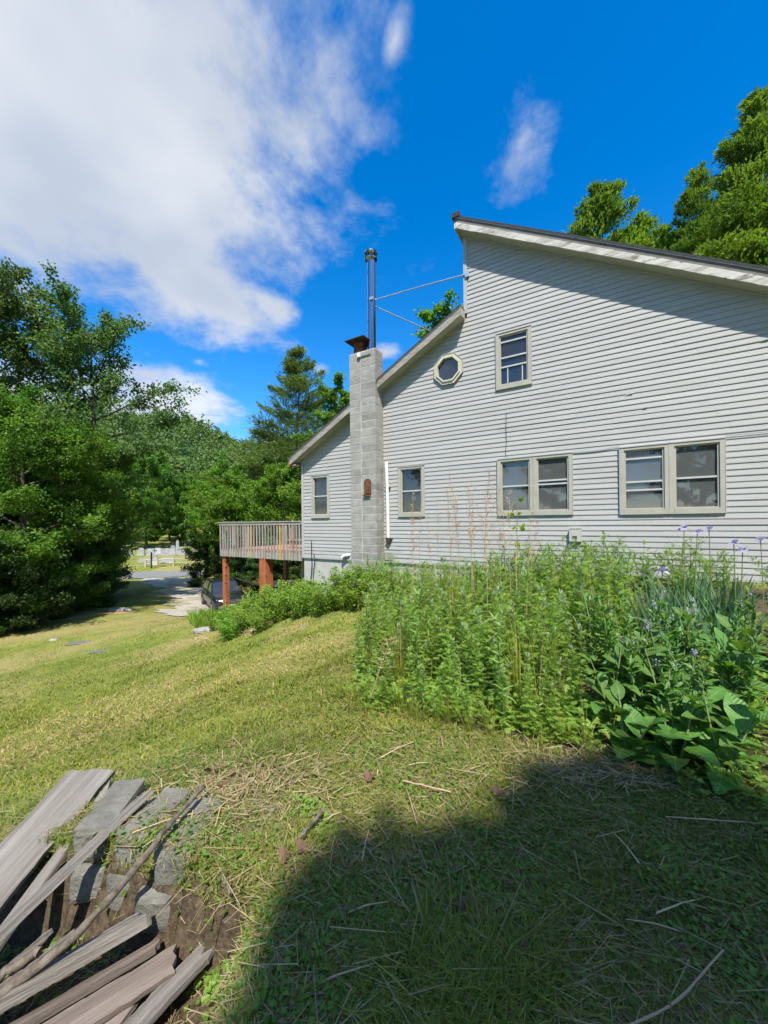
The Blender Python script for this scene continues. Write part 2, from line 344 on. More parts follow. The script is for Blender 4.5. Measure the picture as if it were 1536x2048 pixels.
TP = np.array([
(0,0,0),(0,1.2,0),(2,1.2,.02),(-1,0,-.02),(2,2.2,.05),(0,2.4,-.02),(2.2,3,.1),(-.2,3.6,-.1),(-1.3,2.64,-.10),(-1.3,2.15,-.03),(-1.7,2.3,-.09),(-.9,2.05,-.01),(-2.1,2.5,-.22),(-1.6,2.1,-.05),(-2,4.1,-.55),(-3.9,3.77,-.95),
(-1.55,5.6,-.5),(-.45,7.3,-.32),(-4.6,6.1,-1.2),(-7,6.8,-1.65),(-4.2,8.5,-1.25),(-2.48,11.55,-.8),(-.48,9.84,-.12),(1.94,8.8,.35),(4.48,7.22,.5),(7.03,5.64,.6),
(9.6,4.05,.65),(2,5,.2),(4,4,.32),(-4.65,11,-1.5),(-5.87,13.6,-1.6),(-5.5,11.5,-1.65),(-8.8,21,-3.25),(-12.8,18,-2.6),(-11,13.5,-2.5),(-14.3,14,-2.65),
(-9.4,12.5,-2.4),(-2.6,13.8,-1.7),(-5,20,-3.1),(0,22,-2.9),(-20,14,-2.9),(-10,8,-2.15),(-14,9,-2.6),(-22,37,-3.3),(-18,30,-3.25),(-13,25,-3.25),
(-28,42,-2.9),(-32,55,-2.6),(-18,42,-2.9),(-20,60,-2.5),(-10,45,-2.8),(-5,60,-2),(8,14,1),(15,15,1.5),(12,25,2),(20,25,3),(10,2,.5),(6,-3,.3),
(0,-6,.1),(-6,-4,-1.2),(-6,2,-1.3),(-12,0,-2.3),(-60,30,-3.5),(-60,80,0),(0,80,0),(60,60,5),(60,0,3),(0,-60,1),(-60,-60,-4),(60,-60,3)],float)
def _phi(r2): return .5*r2*np.log(r2+1e-9)
def _fit():
    P=TP[:,:2];n=len(P)
    K=_phi(((P[:,None]-P[None])**2).sum(-1))+np.eye(n)*.02
    Q=np.c_[np.ones(n),P]
    M=np.block([[K,Q],[Q.T,np.zeros((3,3))]])
    return np.linalg.solve(M,np.r_[TP[:,2],np.zeros(3)])
_W=_fit()
def sstep(a,b,x):
    t=np.clip((x-a)/(b-a),0,1);return t*t*(3-2*t)
def gz(x,y):
    x=np.asarray(x,float);y=np.asarray(y,float)
    sh=np.broadcast(x,y).shape
    X=np.clip(np.broadcast_to(x,sh).ravel(),-85,85);Y=np.clip(np.broadcast_to(y,sh).ravel(),-85,95)
    out=np.empty(len(X))
    for s in range(0,len(X),20000):
        p=np.c_[X[s:s+20000],Y[s:s+20000]]
        r2=((p[:,None]-TP[None,:,:2])**2).sum(-1)
        out[s:s+20000]=_phi(r2)@_W[:-3]+_W[-3]+p@_W[-2:]
    yb=np.clip(1.80+(-.9-X)*.30,1.7,2.1);pit=.5*sstep(-.5,-.8,X)*sstep(yb+.05,yb-.03,Y)*sstep(-3.4,-2.4,X)*sstep(-1.2,-.2,Y)
    out=out-pit
    return out.reshape(sh)

# ------------------------------------------------------------------ ground
def seq(*parts):
    o = []
    for a, b, st in parts: o += list(np.arange(a, b - 1e-6, st))
    return np.array(o)
def wobble(x, y):
    near = sstep(14, 5, np.hypot(x, y))
    return near * (.010 * np.sin(x * 7.3 + 1.7 * np.sin(y * 3.1)) + .009 * np.sin(y * 8.9 + 2.1 * np.sin(x * 4.3)) + .02 * np.sin(x * 1.9 + y * 1.3) * np.sin(y * 2.3 - x))
def gzw(x, y): return gz(x, y) + wobble(np.asarray(x, float), np.asarray(y, float))
xs = seq((-900, -100, 100), (-100, -40, 4), (-40, -16, .8), (-16, -5, .3), (-5, -3, .09), (-3, 0, .05), (0, 4, .08), (4, 12, .3), (12, 40, 2), (40, 100, 10), (100, 901, 100))
ys = seq((-900, -100, 100), (-100, -10, 6), (-10, 0, .7), (0, 1, .09), (1, 2.4, .05), (2.4, 5, .09), (5, 12, .2), (12, 24, .4), (24, 64, 1), (64, 100, 4), (100, 901, 100))
GX, GY = np.meshgrid(xs, ys); GZ = gzw(GX, GY)
nx, ny = len(xs), len(ys)
i = np.arange(ny - 1)[:, None] * nx; j = np.arange(nx - 1)[None]
GF = np.stack([i + j, i + j + 1, i + nx + j + 1, i + nx + j], -1).reshape(-1, 4)
def seg_dist(X, Y, pts):
    d = np.full(np.shape(X), 1e9)
    for (a, b), (c, e) in zip(pts[:-1], pts[1:]):
        t = np.clip(((X - a) * (c - a) + (Y - b) * (e - b)) / ((c - a) ** 2 + (e - b) ** 2 + 1e-9), 0, 1)
        d = np.minimum(d, np.hypot(X - a - t * (c - a), Y - b - t * (e - b)))
    return d
def inpoly(X, Y, P):
    r = np.zeros(np.shape(X), bool); n = len(P)
    for k in range(n):
        (a, b), (c, e) = P[k], P[(k + 1) % n]
        cond = ((b > Y) != (e > Y)) & (X < (c - a) * (Y - b) / (e - b + 1e-12) + a)
        r ^= cond
    return r
BED = [(-.30, 3.75), (.1, 3.45), (.43, 3.12), (.8, 2.85), (1.2, 2.62), (1.9, 2.35), (2.6, 2.2), (4.5, 2.6), (7.2, 5.2), (4.2, 7.1), (1.8, 8.6), (-.2, 9.6), (-.55, 7.2), (-.45, 5)]
TRACK = [(-9.7, 17), (-12.5, 15.2), (-16, 13.5), (-24, 11)]
SANDY = [(-12.8, 18.7), (-14.4, 17.4), (-16, 16.2), (-20, 14.6)]
CREST = [(-9.5, 14.2), (-10.5, 13.0), (-11.5, 10.5), (-12, 8.6)]
BANK = [(-1.2, 6.6), (-2.8, 5.3), (-4.4, 4.5), (-6.5, 4.2)]
mb = MB(); mb.add(np.stack([GX, GY, GZ], -1).reshape(-1, 3), GF)
me = mb.mesh('ground', 'grass', True)
def attr(me, name, val):
    a = me.attributes.new(name, 'FLOAT', 'POINT'); a.data.foreach_set('value', np.asarray(val, np.float32).ravel())
PITZ = sstep(-.45, -.75, GX) * sstep(.12, -.02, GY - np.clip(1.80 + (-.9 - GX) * .30, 1.7, 2.1)) * sstep(-3.6, -2.6, GX) * sstep(-1.4, -.3, GY)
SOIL = np.maximum.reduce([inpoly(GX, GY, BED) * .9, PITZ, .8 * np.exp(-((GX + .95) ** 2 + (GY - 2.45) ** 2) / .10), .55 * np.exp(-((GX - 1.35) ** 2 / .25 + (GY - 2.45) ** 2 / .02))])
DRY = np.maximum.reduce([np.exp(-(seg_dist(GX, GY, TRACK) / 1.0) ** 2), .75 * np.exp(-(seg_dist(GX, GY, CREST) / .8) ** 2), .6 * np.exp(-(seg_dist(GX, GY, BANK) / .55) ** 2)])
SAND = np.exp(-(seg_dist(GX, GY, SANDY) / .45) ** 2)
def dryness(x, y):
    pn = .5 + .5 * np.sin(.55 * x + 1.2 * np.sin(.5 * y + .4 * x)) * np.sin(.8 * y - .35 * x + 1.1 * np.sin(.45 * x))
    return np.clip(np.maximum.reduce([1.0 * np.exp(-(seg_dist(x, y, TRACK) / 1.1) ** 2), .85 * np.exp(-(seg_dist(x, y, CREST) / .9) ** 2), .75 * np.exp(-(seg_dist(x, y, BANK) / .6) ** 2),
        .9 * np.exp(-(seg_dist(x, y, [(-8.5, 14.5), (-6, 13.2), (-5.3, 10.6)]) / .7) ** 2), .85 * sstep(.62, .9, pn) * sstep(3.2, 5, y)]), 0, 1)
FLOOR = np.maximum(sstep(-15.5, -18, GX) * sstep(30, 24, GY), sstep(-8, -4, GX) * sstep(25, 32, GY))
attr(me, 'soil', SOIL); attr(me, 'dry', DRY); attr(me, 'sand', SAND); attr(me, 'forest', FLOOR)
gm, T = newmat('lawn_ground')
tc = T.node('ShaderNodeTexCoord').outputs['Object']
A_ = lambda n: T.node('ShaderNodeAttribute', attribute_name=n).outputs['Fac']
nbig = T.noise(tc, .33, 5, .6, .6); nmid = T.noise(tc, 1.6, 6, .6); nfin = T.noise(tc, 26, 8, .7)
c = T.mix(T.sm(nmid, .35, .65), (.115, .16, .026), (.20, .225, .042))
dry = T.math('MAXIMUM', T.math('MULTIPLY', T.sm(nbig, .46, .60), .95), A_('dry'))
c = T.mix(T.math('MULTIPLY', dry, T.sm(nfin, .25, .6)), c, (.32, .255, .11))
c = T.mix(T.math('MULTIPLY', T.sm(nfin, .45, .75), .45), c, (.36, .31, .13))
c = T.mix(T.sm(T.math('ADD', A_('sand'), T.math('MULTIPLY', T.math('SUBTRACT', nmid, .5), 1.2)), .45, .7), c, (.44, .27, .13))
c = T.mix(T.sm(T.math('ADD', A_('soil'), T.math('MULTIPLY', T.math('SUBTRACT', nfin, .5), .9)), .35, .7), c, T.mix(T.sm(nfin, .3, .7), (.045, .033, .022), (.15, .11, .07)))
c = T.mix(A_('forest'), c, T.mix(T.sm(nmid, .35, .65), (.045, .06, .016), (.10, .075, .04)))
p = T.node('ShaderNodeBsdfPrincipled', {'Base Color': c, 'Roughness': .95, 'Specular IOR Level': .1})
hh = T.math('ADD', T.math('MULTIPLY', T.noise(tc, 9, 8, .75), .7), T.math('MULTIPLY', T.noise(tc, 60, 4, .6), .3))
T.l.new(T.node('ShaderNodeBump', {'Height': hh, 'Strength': .8, 'Distance': .05}).outputs[0], p.inputs['Normal'])
T.node('ShaderNodeOutputMaterial', {'Surface': p.outputs[0]})
me.materials.clear(); me.materials.append(gm)
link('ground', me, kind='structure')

def drape(name, poly, mats, lift, step, edge=.35):
    """a sheet laid over the ground inside a polygon with a soft wandering edge"""
    P = np.array(poly); a, b = P.min(0) - 1, P.max(0) + 1
    X, Y = np.meshgrid(np.arange(a[0], b[0], step), np.arange(a[1], b[1], step))
    wx = X + edge * np.sin(Y * 2.3 + X) * .5 + edge * .3 * np.sin(Y * 6.1); wy = Y + edge * np.sin(X * 2.1 - Y) * .5
    ins = inpoly(wx, wy, poly)
    ny, nx = X.shape; i = np.arange(ny - 1)[:, None] * nx; j = np.arange(nx - 1)[None]
    F = np.stack([i + j, i + j + 1, i + nx + j + 1, i + nx + j], -1)
    F = F[(ins[:-1, :-1] & ins[1:, 1:] & ins[:-1, 1:] & ins[1:, :-1])]
    used = np.unique(F); re = np.zeros(nx * ny, int); re[used] = np.arange(len(used))
    V = np.stack([X, Y, gzw(X, Y) + lift], -1).reshape(-1, 3)[used]
    mb = MB(); mb.add(V, re[F])
    return mb.build(name, mats, None, True, kind='structure')
DRIVE = [(-8.2, 17.8), (-10.5, 17.0), (-12.1, 20.5), (-13.8, 24), (-16.2, 27), (-19, 30.2), (-22.4, 33.8), (-22, 36), (-17.6, 35), (-16.0, 31.8), (-13.4, 29.2), (-10.9, 24.8), (-8.6, 23.6), (-7.2, 21.2), (-7.0, 19.0)]
drape('driveway', DRIVE, 'gravel', .035, .16, .8)
drape('road', [(-45, 31), (-24, 34.2), (-16, 36.2), (0, 41), (0, 44.2), (-19, 39.6), (-28, 37.9), (-45, 35)], 'asphalt', .06, .3, .1)

# wooded hill across the valley
def hill_z(x, y):
    t = sstep(75, 200, y)
    ridge = 43 - .10 * (x + 75) - .0012 * np.maximum(x + 20, 0) ** 2 + 5 * np.sin(x * .045 + 1) + 2.5 * np.sin(x * .11)
    return -3 + np.maximum(ridge, 10) * t * sstep(420, 210, y)
hx, hy = np.meshgrid(np.arange(-330, 261, 10.), np.arange(72, 431, 9.)); hz = hill_z(hx, hy)
ny, nx = hx.shape; i = np.arange(ny - 1)[:, None] * nx; j = np.arange(nx - 1)[None]
mb = MB(); mb.add(np.stack([hx, hy, hz], -1).reshape(-1, 3), np.stack([i + j, i + j + 1, i + nx + j + 1, i + nx + j], -1).reshape(-1, 4), .2)
mb.build('hill', 'hillforest', None, True, kind='structure')

# ------------------------------------------------------------------ the house (local x along the wall, y into the house, z up)
HA = -math.radians(31.8345)
HN = np.array([math.sin(-HA), math.cos(-HA)]); HR = np.array([math.cos(HA), math.sin(HA)])
HO = HN * 8.5
def hw(u, v, z): return (HO[0] + HR[0] * u + HN[0] * v, HO[1] + HR[1] * u + HN[1] * v, z)
house = thing('house', 'pale grey vinyl-sided house with tall shed roof and block chimney', 'house', (HO[0], HO[1], 0), HA)
zl = lambda u: 3.43 + .535 * (u + 8.48)
zu = lambda u: 8.34 - .60 * (u + 3.0)
UL, UR, UC = -8.17, 5.55, -2.93
EXP = .1035; ZB = .62
def left_lim(z):
    if z <= zl(UL): return UL
    if z < zl(UC) : return (z - 3.43) / .535 - 8.48
    return UC
def right_lim(z): return min(UR, (8.36 - z) / .60 - 3.0)
# openings: u0,u1,z0,z1 (outer edge of the trim)
WIN = {'a': (-7.825, -7.135, 1.80, 3.06), 'b': (-4.80, -4.07, 1.79, 3.06), 'up': (-2.257, -1.52, 4.575, 5.815),
       'c': (-2.252, -.758, 1.77, 3.02), 'd': (.058, 1.570, 1.75, 3.02)}
OCT = (-3.40, 5.31, .36)
def sheet(name, mats, parent, quads):
    mb = MB()
    for q in quads: mb.add(q, [(0, 1, 2, 3)])
    return mb.build(name, mats, parent)
wall = None
pieces = []; back = []
k = 0
while True:
    z0 = ZB + k * EXP; z1 = z0 + EXP
    if z0 > 8.33: break
    cuts = sorted((u0, u1, max(a, z0), min(b, z1)) for (u0, u1, a, b) in WIN.values() if a < z1 - 1e-4 and b > z0 + 1e-4)
    oz = abs((z0 + z1) / 2 - OCT[1])
    if oz < OCT[2]:
        hwid = min(OCT[2], OCT[2] * 1.414 - oz); cuts.append((OCT[0] - hwid + .03, OCT[0] + hwid - .03, z0, z1)); cuts.sort()
    runs = []; cur = (left_lim(z0), left_lim(z1))
    for (u0, u1, a, b) in cuts:
        runs.append((cur[0], u0, cur[1], u0, z0, z1)); cur = (u1, u1)
        if a - z0 > .004: runs.append((u0, u1, u0, u1, z0, a))
        if z1 - b > .004: runs.append((u0, u1, u0, u1, b, z1))
    runs.append((cur[0], right_lim(z0), cur[1], right_lim(z1), z0, z1))
    pieces += [(r, z0) for r in runs if r[1] - r[0] > .01]
    k += 1
mb = MB()
for (a, b, c, d, z0, z1), zz0 in pieces:
    mb.add([(a, .012, z0), (b, .012, z0), (d, .012, z1), (c, .012, z1)], [(0, 1, 2, 3)])
wall = mb.build('front_wall', 'sidingedge', house)
rb = random.Random(5); split = []
for qi, ((a, b, c, d, z0, z1), zz0) in enumerate(pieces):
    L_ = 3.66; cut = a + (.7 + (qi * 1.37) % 2.9)
    cuts_ = []
    if b - a > 4.0:
        while cut < b - .4: cuts_.append(cut); cut += L_
    e = [(a, c)] + [(q, q) for q in cuts_] + [(b, d)]
    for m_, (p0, p1) in enumerate(zip(e[:-1], e[1:])): split.append(((p0[0] - (.025 if m_ else 0), p1[0], p0[1] - (.025 if m_ else 0), p1[1], z0, z1), zz0, -.0022 if m_ % 2 else 0.0))
for (a, b, c, d, z0, z1), zz0, proud in split:
    yo = lambda z: -.0145 + (z - zz0) / EXP * .0125
    jit = rb.uniform(-.0012, .0012) + proud
    y0, y1 = yo(z0) + jit, yo(z1) + jit
    n = max(2, int((b - a) / .8) + 1)
    V = []; F = []
    for q in range(n):
        t = q / (n - 1); uu = a + (b - a) * t; ut = c + (d - c) * t
        wv = .0018 * math.sin(uu * 2.1 + zz0 * 13) * (0 if q in (0, n - 1) else 1)
        V += [(uu, y0 + .016, z0 + wv), (uu, y0, z0 + wv), (uu, y0 - .0005, z0 + .012 + wv), (ut, y1, z1 + wv * .5)]
    for q in range(n - 1):
        o = 4 * q
        F += [(o, o + 4, o + 5, o + 1), (o + 1, o + 5, o + 6, o + 2), (o + 2, o + 6, o + 7, o + 3)]
    MB().add(V, F).build('siding_board', 'siding', wall)
# corner boards
MB().box(UL - .075, UL + .012, -.026, .06, ZB - .02, zl(UL) + .02).build('corner_board', 'sidingedge', house)
MB().box(UC - .075, UC + .012, -.026, .06, zl(UC) + .12, zu(UC) - .005).build('corner_board', 'sidingedge', house)
MB().box(UR - .012, UR + .075, -.026, .06, ZB - .02, zu(UR)).build('corner_board', 'sidingedge', house)
# foundation and the walls round the back
MB().box(-8.2, UR, .02, .22, -2.2, ZB - .012).build('foundation_wall', 'concrete_paint', house)
MB().box(-8.2, UR, -.03, .015, ZB - .03, ZB - .004).build('starter_strip', 'sidingedge', house)
mb = MB(); mb.prism([(-8.2, -2.2), (-8.0, -2.2), (-8.0, zl(-8.0) - .02), (-8.2, zl(-8.2) - .02)], .25, 8.2); mb.build('side_wall', 'siding', house)
mb = MB(); mb.prism([(UR - .2, -.3), (UR, -.3), (UR, zu(UR) - .02), (UR - .2, zu(UR) - .02)], .25, 8.2); mb.build('side_wall', 'siding', house)
mb = MB(); mb.prism([(-8.2, -2.2), (UR, -1.0), (UR, zu(UR) - .03), (UC, zu(UC) - .03), (UC, zl(UC) - .03), (-8.2, zl(-8.2) - .03)], 8.2, 8.4); mb.build('rear_wall', 'siding', house)
mb = MB(); mb.box(UC - .04, UC + .1, .06, 8.2, zl(UC) - .2, zu(UC) - .02); mb.build('clerestory_wall', 'siding', house)

# ---- roofs
def roof(name, f, u0, u1, parts, v0=-.30, v1=8.6):
    base = None
    for (nm, mt, z0, z1, a, b) in parts:
        mb = MB(); mb.prism([(u0, f(u0) + z0), (u1, f(u1) + z0), (u1, f(u1) + z1), (u0, f(u0) + z1)], a, b)
        o = mb.build(nm, mt, base or house)
        base = base or o
    return base
def rake_board(u0, u1, f, z0, z1, y0, y1, mt, nm, parent, seed, amp=.006):
    """board along the rake with an uneven, chipped lower edge"""
    r = random.Random(seed); n = int((u1 - u0) / .09) + 2; V = []; F = []
    for q in range(n):
        u = u0 + (u1 - u0) * q / (n - 1); e = r.uniform(-amp, amp) * (r.random() < .5)
        V += [(u, y0, f(u) + z0 + e), (u, y0, f(u) + z1), (u, y1, f(u) + z1), (u, y1, f(u) + z0 + e)]
    for q in range(n - 1):
        o = 4 * q
        for s in range(4): F.append((o + s, o + (s + 1) % 4, o + 4 + (s + 1) % 4, o + 4 + s)[::-1])
    F += [(0, 1, 2, 3), tuple(4 * n - 4 + s for s in (3, 2, 1, 0))]
    return MB().add(V, F).build(nm, mt, parent)
ru = roof('roof', zu, -3.12, UR + .5, [('roof', 'soffit', .005, .215, -.262, 8.55), ('shingle_layer', 'shingle', .235, .275, -.325, 8.62), ('drip_edge', 'metal_drip', .218, .236, -.318, 8.6)])
rake_board(-3.07, UR + .45, zu, -.012, .125, -.305, -.270, 'fascia', 'fascia_board', ru, 1, .008)
rake_board(-3.10, UR + .45, zu, .126, .217, -.298, -.265, 'band', 'rake_trim', ru, 2, .001)
MB().box(-3.115, -3.075, -.29, 8.5, zu(-3.09) - .02, zu(-3.09) + .19).build('eave_fascia', 'fascia', ru)
MB().box(-3.16, -2.98, -.345, -.20, zu(-3.1) + .205, zu(-3.1) + .31).build('ridge_cap', 'shingle', ru)
rl_ = roof('roof', zl, -8.50, -2.98, [('roof', 'soffit', .005, .165, -.262, 8.55), ('shingle_layer', 'shingle', .185, .222, -.325, 8.62), ('drip_edge', 'metal_drip', .168, .186, -.318, 8.6)])
rake_board(-8.46, -6.115, zl, -.008, .166, -.305, -.270, 'fascia_old', 'fascia_board', rl_, 3, .006)
rake_board(-5.255, -2.985, zl, -.008, .166, -.305, -.270, 'fascia_old', 'fascia_board', rl_, 4, .006)
MB().box(-8.50, -8.462, -.30, 8.5, zl(-8.5) - .03, zl(-8.5) + .155).build('eave_fascia', 'stain', rl_)
MB().box(-8.46, -8.25, -.26, .02, zl(-8.46) - .028, zl(-8.46) - .006).build('eave_return', 'soffit', rl_)
# frieze under the soffit
MB().prism([(UC + .02, zu(UC + .02) - .028), (UR, zu(UR) - .028), (UR, zu(UR)), (UC + .02, zu(UC + .02))], -.03, -.012).build('frieze', 'sidingedge', house)
MB().prism([(UL, zl(UL) - .028), (UC - .06, zl(UC - .06) - .028), (UC - .06, zl(UC - .06)), (UL, zl(UL))], -.03, -.012).build('frieze', 'sidingedge', house)

# ---- windows
def window_unit(u0, u1, z0, z1, pane, rails, name='window', curtain=False, tw=.066, bottom=.10):
    mb = MB()
    mb.box(u0, u0 + tw, -.045, .03, z0, z1); mb.box(u1 - tw, u1, -.045, .03, z0, z1)
    mb.box(u0 + tw, u1 - tw, -.044, .03, z1 - tw * .8, z1); mb.box(u0 + tw, u1 - tw, -.05, .03, z0, z0 + bottom)
    wn = mb.build(name, 'trim', house)
    mb = MB(); e = .022; mb.box(u0 - .012, u0 - .002, -.05, .02, z0, z1); mb.box(u1 + .002, u1 + .012, -.05, .02, z0, z1); mb.box(u0 - .012, u1 + .012, -.056, .02, z1 + .001, z1 + .02)
    mb.build('channel', 'sidingedge', wn)
    a, b, c, d = u0 + tw, u1 - tw, z0 + bottom, z1 - tw * .8
    mb = MB()
    mb.box(a, a + .03, -.02, .04, c, d); mb.box(b - .03, b, -.02, .04, c, d); mb.box(a + .03, b - .03, -.018, .04, d - .025, d); mb.box(a + .03, b - .03, -.018, .04, c, c + .02)
    mb.build('sash', 'trim', wn)
    zs = [c + (d - c) * t for t in rails]
    for z in zs: MB().box(a + .031, b - .031, -.012, .035, z - .016, z + .016).build('meeting_rail', 'sash', wn)
    zb = [c + .02] + zs + [d - .025]
    for p0, p1 in zip(zb[:-1], zb[1:]):
        MB().add([(a + .02, .022, p0), (b - .02, .022, p0), (b - .02, .022, p1), (a + .02, .022, p1)], [(0, 1, 2, 3)]).build('pane', pane, wn)
    r = MB(); q = .45
    V = [(a, .05, c), (b, .05, c), (b, .05, d), (a, .05, d), (a - .3, q + .4, c - .3), (b + .3, q + .4, c - .3), (b + .3, q + .4, d + .2), (a - .3, q + .4, d + .2)]
    r.add(V, [(4, 5, 6, 7), (0, 4, 7, 3), (1, 2, 6, 5), (3, 7, 6, 2), (0, 1, 5, 4)]).build('room_recess', 'room', wn)
    if curtain:
        n = 14; V = []; F = []
        for q in range(n):
            t = q / (n - 1); uu = a + t * (b - a) * .30; V += [(uu, .14 + .03 * math.sin(q * 1.9), c + .02), (uu, .14 + .025 * math.sin(q * 1.7), d)]
        for q in range(n - 1): F.append((2 * q, 2 * q + 2, 2 * q + 3, 2 * q + 1))
        MB().add(V, F).build('curtain', 'curtain', wn)
    return wn
window_unit(*WIN['a'], 'pane', [.5], curtain=True)
window_unit(*WIN['b'], 'pane', [.5])
wu = window_unit(*WIN['up'], 'pane', [.36, .55, .87])
for uu in (-2.03, -1.72): MB().box(uu, uu + .02, .0, .03, 4.71, 5.04).build('fan_bracket', 'sash', wu)
MB().box(-2.08, -1.62, .06, .16, 4.72, 5.03).build('window_fan', 'darkgrey', wu)
for key, rl1, rl2 in (('c', [.5], [.5, .57]), ('d', [.32, .46, .85], [.48])):
    u0, u1, z0, z1 = WIN[key]; um = (u0 + u1) / 2
    window_unit(u0, um - .004, z0, z1, 'pane_veiled', rl1); window_unit(um + .004, u1, z0, z1, 'pane_veiled', rl2)
# octagonal window
ou, oz_, orr = OCT
def octo(r, y): return [(ou + r * math.cos(math.pi / 8 + q * math.pi / 4), y, oz_ + r * math.sin(math.pi / 8 + q * math.pi / 4)) for q in range(8)]
def ring(r0, r1, y0, y1, nm, mt, parent):
    V = octo(r0, y0) + octo(r1, y0) + octo(r0, y1) + octo(r1, y1); F = []
    for q in range(8):
        n = (q + 1) % 8
        F += [(q, n, 8 + n, 8 + q)[::-1], (8 + q, 8 + n, 24 + n, 24 + q)[::-1], (n, q, 16 + q, 16 + n)[::-1]]
    return MB().add(V, F).build(nm, mt, parent)
ow = ring(.325, .385, -.05, .03, 'octagon_window', 'trim_pale', house)
ring(.283, .322, -.075, .03, 'inner_frame', 'trim_pale', ow)
ring(.378, .395, -.06, .03, 'outer_bead', 'trim', ow)
MB().add(octo(.29, .0), [tuple(range(7, -1, -1))]).build('pane', 'pane', ow)
MB().add(octo(.32, .012) + octo(.42, .7), [(q, 8 + q, 8 + (q + 1) % 8, (q + 1) % 8) for q in range(8)] + [tuple(range(8, 16))]).build('room_recess', 'room', ow)

# ---- chimney
ch = None
CU0, CU1, CV0 = -6.085, -5.265, -.385
mb = MB(); mb.box(CU0 + .0035, CU1 - .0035, CV0 + .0035, .0, -1.4, 6.17)
for q in range(38):
    z = -.55 + q * .2032
    if .6 < z < 4.9: mb.box(CU0 + .350 + .008 * math.sin(q * 2.3), CU0 + .382 + .014 * math.sin(q * 1.7), CV0 - .0025, CV0 + .02, z - .1, z + .1032)
ch = mb.build('chimney', 'mortar', house)
rc = random.Random(9); z = -.55
def rblock(x0, x1, y0, y1, z0, z1, b=.006):
    m_ = MB(); V = []
    for (zz_, i1) in ((z0, b), (z0 + b, 0), (z1 - b, 0), (z1, b)):
        V += [(x0 + i1, y0 + i1, zz_), (x1 - i1, y0 + i1, zz_), (x1 - i1, y1 - i1, zz_), (x0 + i1, y1 - i1, zz_)]
    F = [(3, 2, 1, 0), (12, 13, 14, 15)]
    for l in range(3):
        for s in range(4): F.append((4 * l + s, 4 * l + (s + 1) % 4, 4 * l + 4 + (s + 1) % 4, 4 * l + 4 + s))
    return m_.add(V, F)
while z < 6.14:
    j1, j2, j3 = (rc.uniform(-.0025, .0025) for _ in range(3))
    top = z + .189
    sp = CU0 + .365
    rblock(CU0 + j1, sp - .006, CV0 + j2, -.01, z, top).build('concrete_block', 'block', ch)
    rblock(sp + .006, CU1 + j3, CV0 + j2 * .5, -.01, z, top).build('concrete_block', 'block', ch)
    z += .2032
# clean-out door: arched iron plate, rusty
V = [(-5.625, 2.38), (-5.415, 2.38)]; arch = [(-5.415, 2.70)] + [(-5.52 + .105 * math.cos(a), 2.70 + .10 * math.sin(a)) for a in np.linspace(.2, math.pi - .2, 7)] + [(-5.625, 2.70)]
cdoor = MB().prism(V + arch, CV0 - .03, CV0 + .01).build('cleanout_door', 'rust', ch)
MB().box(-5.60, -5.44, CV0 - .055, CV0 - .03, 2.41, 2.62).build('door_panel', 'rust', ch)
MB().box(-5.66, -5.38, CV0 - .006, CV0 + .004, 2.33, 2.38).build('mortar_patch', 'mortar', ch)
MB().box(-5.64, -5.42, CV0 - .06, CV0 - .02, 2.345, 2.385).build('iron_sill', 'rust', ch)
MB().tube([hw_ for hw_ in [(-5.46, CV0 - .06, 2.58), (-5.46, CV0 - .09, 2.55), (-5.46, CV0 - .09, 2.48)]], .012, 6).build('latch', 'rust', ch)
# clay flue with its hood
MB().box(-5.98, -5.72, -.32, -.06, 6.17, 6.50).build('flue_tile', 'rust', ch)
V = [(-6.16, -.50, 6.505), (-5.54, -.50, 6.505), (-5.54, .12, 6.505), (-6.16, .12, 6.505), (-6.16, -.50, 6.525), (-5.54, -.50, 6.525), (-5.54, .12, 6.525), (-6.16, .12, 6.525), (-5.85, -.19, 6.70)]
MB().add(V, [(3, 2, 1, 0), (0, 1, 5, 4), (1, 2, 6, 5), (2, 3, 7, 6), (3, 0, 4, 7), (4, 5, 8), (5, 6, 8), (6, 7, 8), (7, 4, 8)]).build('chimney_hood', 'cap_metal', ch)
# stove pipe
pu, pvv = -5.475, -.20
pipe = MB().tube([(pu, pvv, 6.15), (pu + .01, pvv, 8.62)], .108, 28).build('stove_pipe', 'chrome', house, True)
for z_ in (6.95, 7.50, 8.25): MB().tube([(pu, pvv, z_), (pu, pvv, z_ + .03)], .112, 28).build('pipe_band', 'chrome', pipe, True)
mb = MB()
mb.tube([(pu, pvv, 8.56), (pu, pvv, 8.60), (pu, pvv, 8.63), (pu, pvv, 8.66)], [.11, .165, .170, .15], 28)
mb.tube([(pu, pvv, 8.655), (pu, pvv, 8.74)], .12, 28)
mb.tube([(pu, pvv, 8.72), (pu, pvv, 8.76), (pu, pvv, 8.80), (pu, pvv, 8.83), (pu, pvv, 8.845)], [.15, .178, .165, .10, .02], 28)
for q in range(8):
    a = q * math.pi / 4; mb.box(pu + .15 * math.cos(a) - .008, pu + .15 * math.cos(a) + .008, pvv + .15 * math.sin(a) - .008, pvv + .15 * math.sin(a) + .008, 8.65, 8.74)
mb.build('pipe_cap', 'chrome', pipe, False)
MB().tube([(pu + .09, pvv, 7.52), (-4.1, -.12, 7.47), (-2.93, -.04, 7.41)], .015, 8).build('brace_rod', 'rod', house)
MB().tube([(pu + .09, pvv + .05, 7.37), (-4.3, 1.2, 6.95), (-3.75, 1.75, zl(-3.75) + .24)], .015, 8).build('brace_rod', 'rod', house)
MB().box(-2.955, -2.86, -.06, -.025, 7.34, 7.46).build('brace_bracket', 'rod', house)
MB().box(pu + .02, pu + .13, pvv - .13, pvv - .07, 7.48, 7.55).build('brace_clamp', 'rod', pipe)
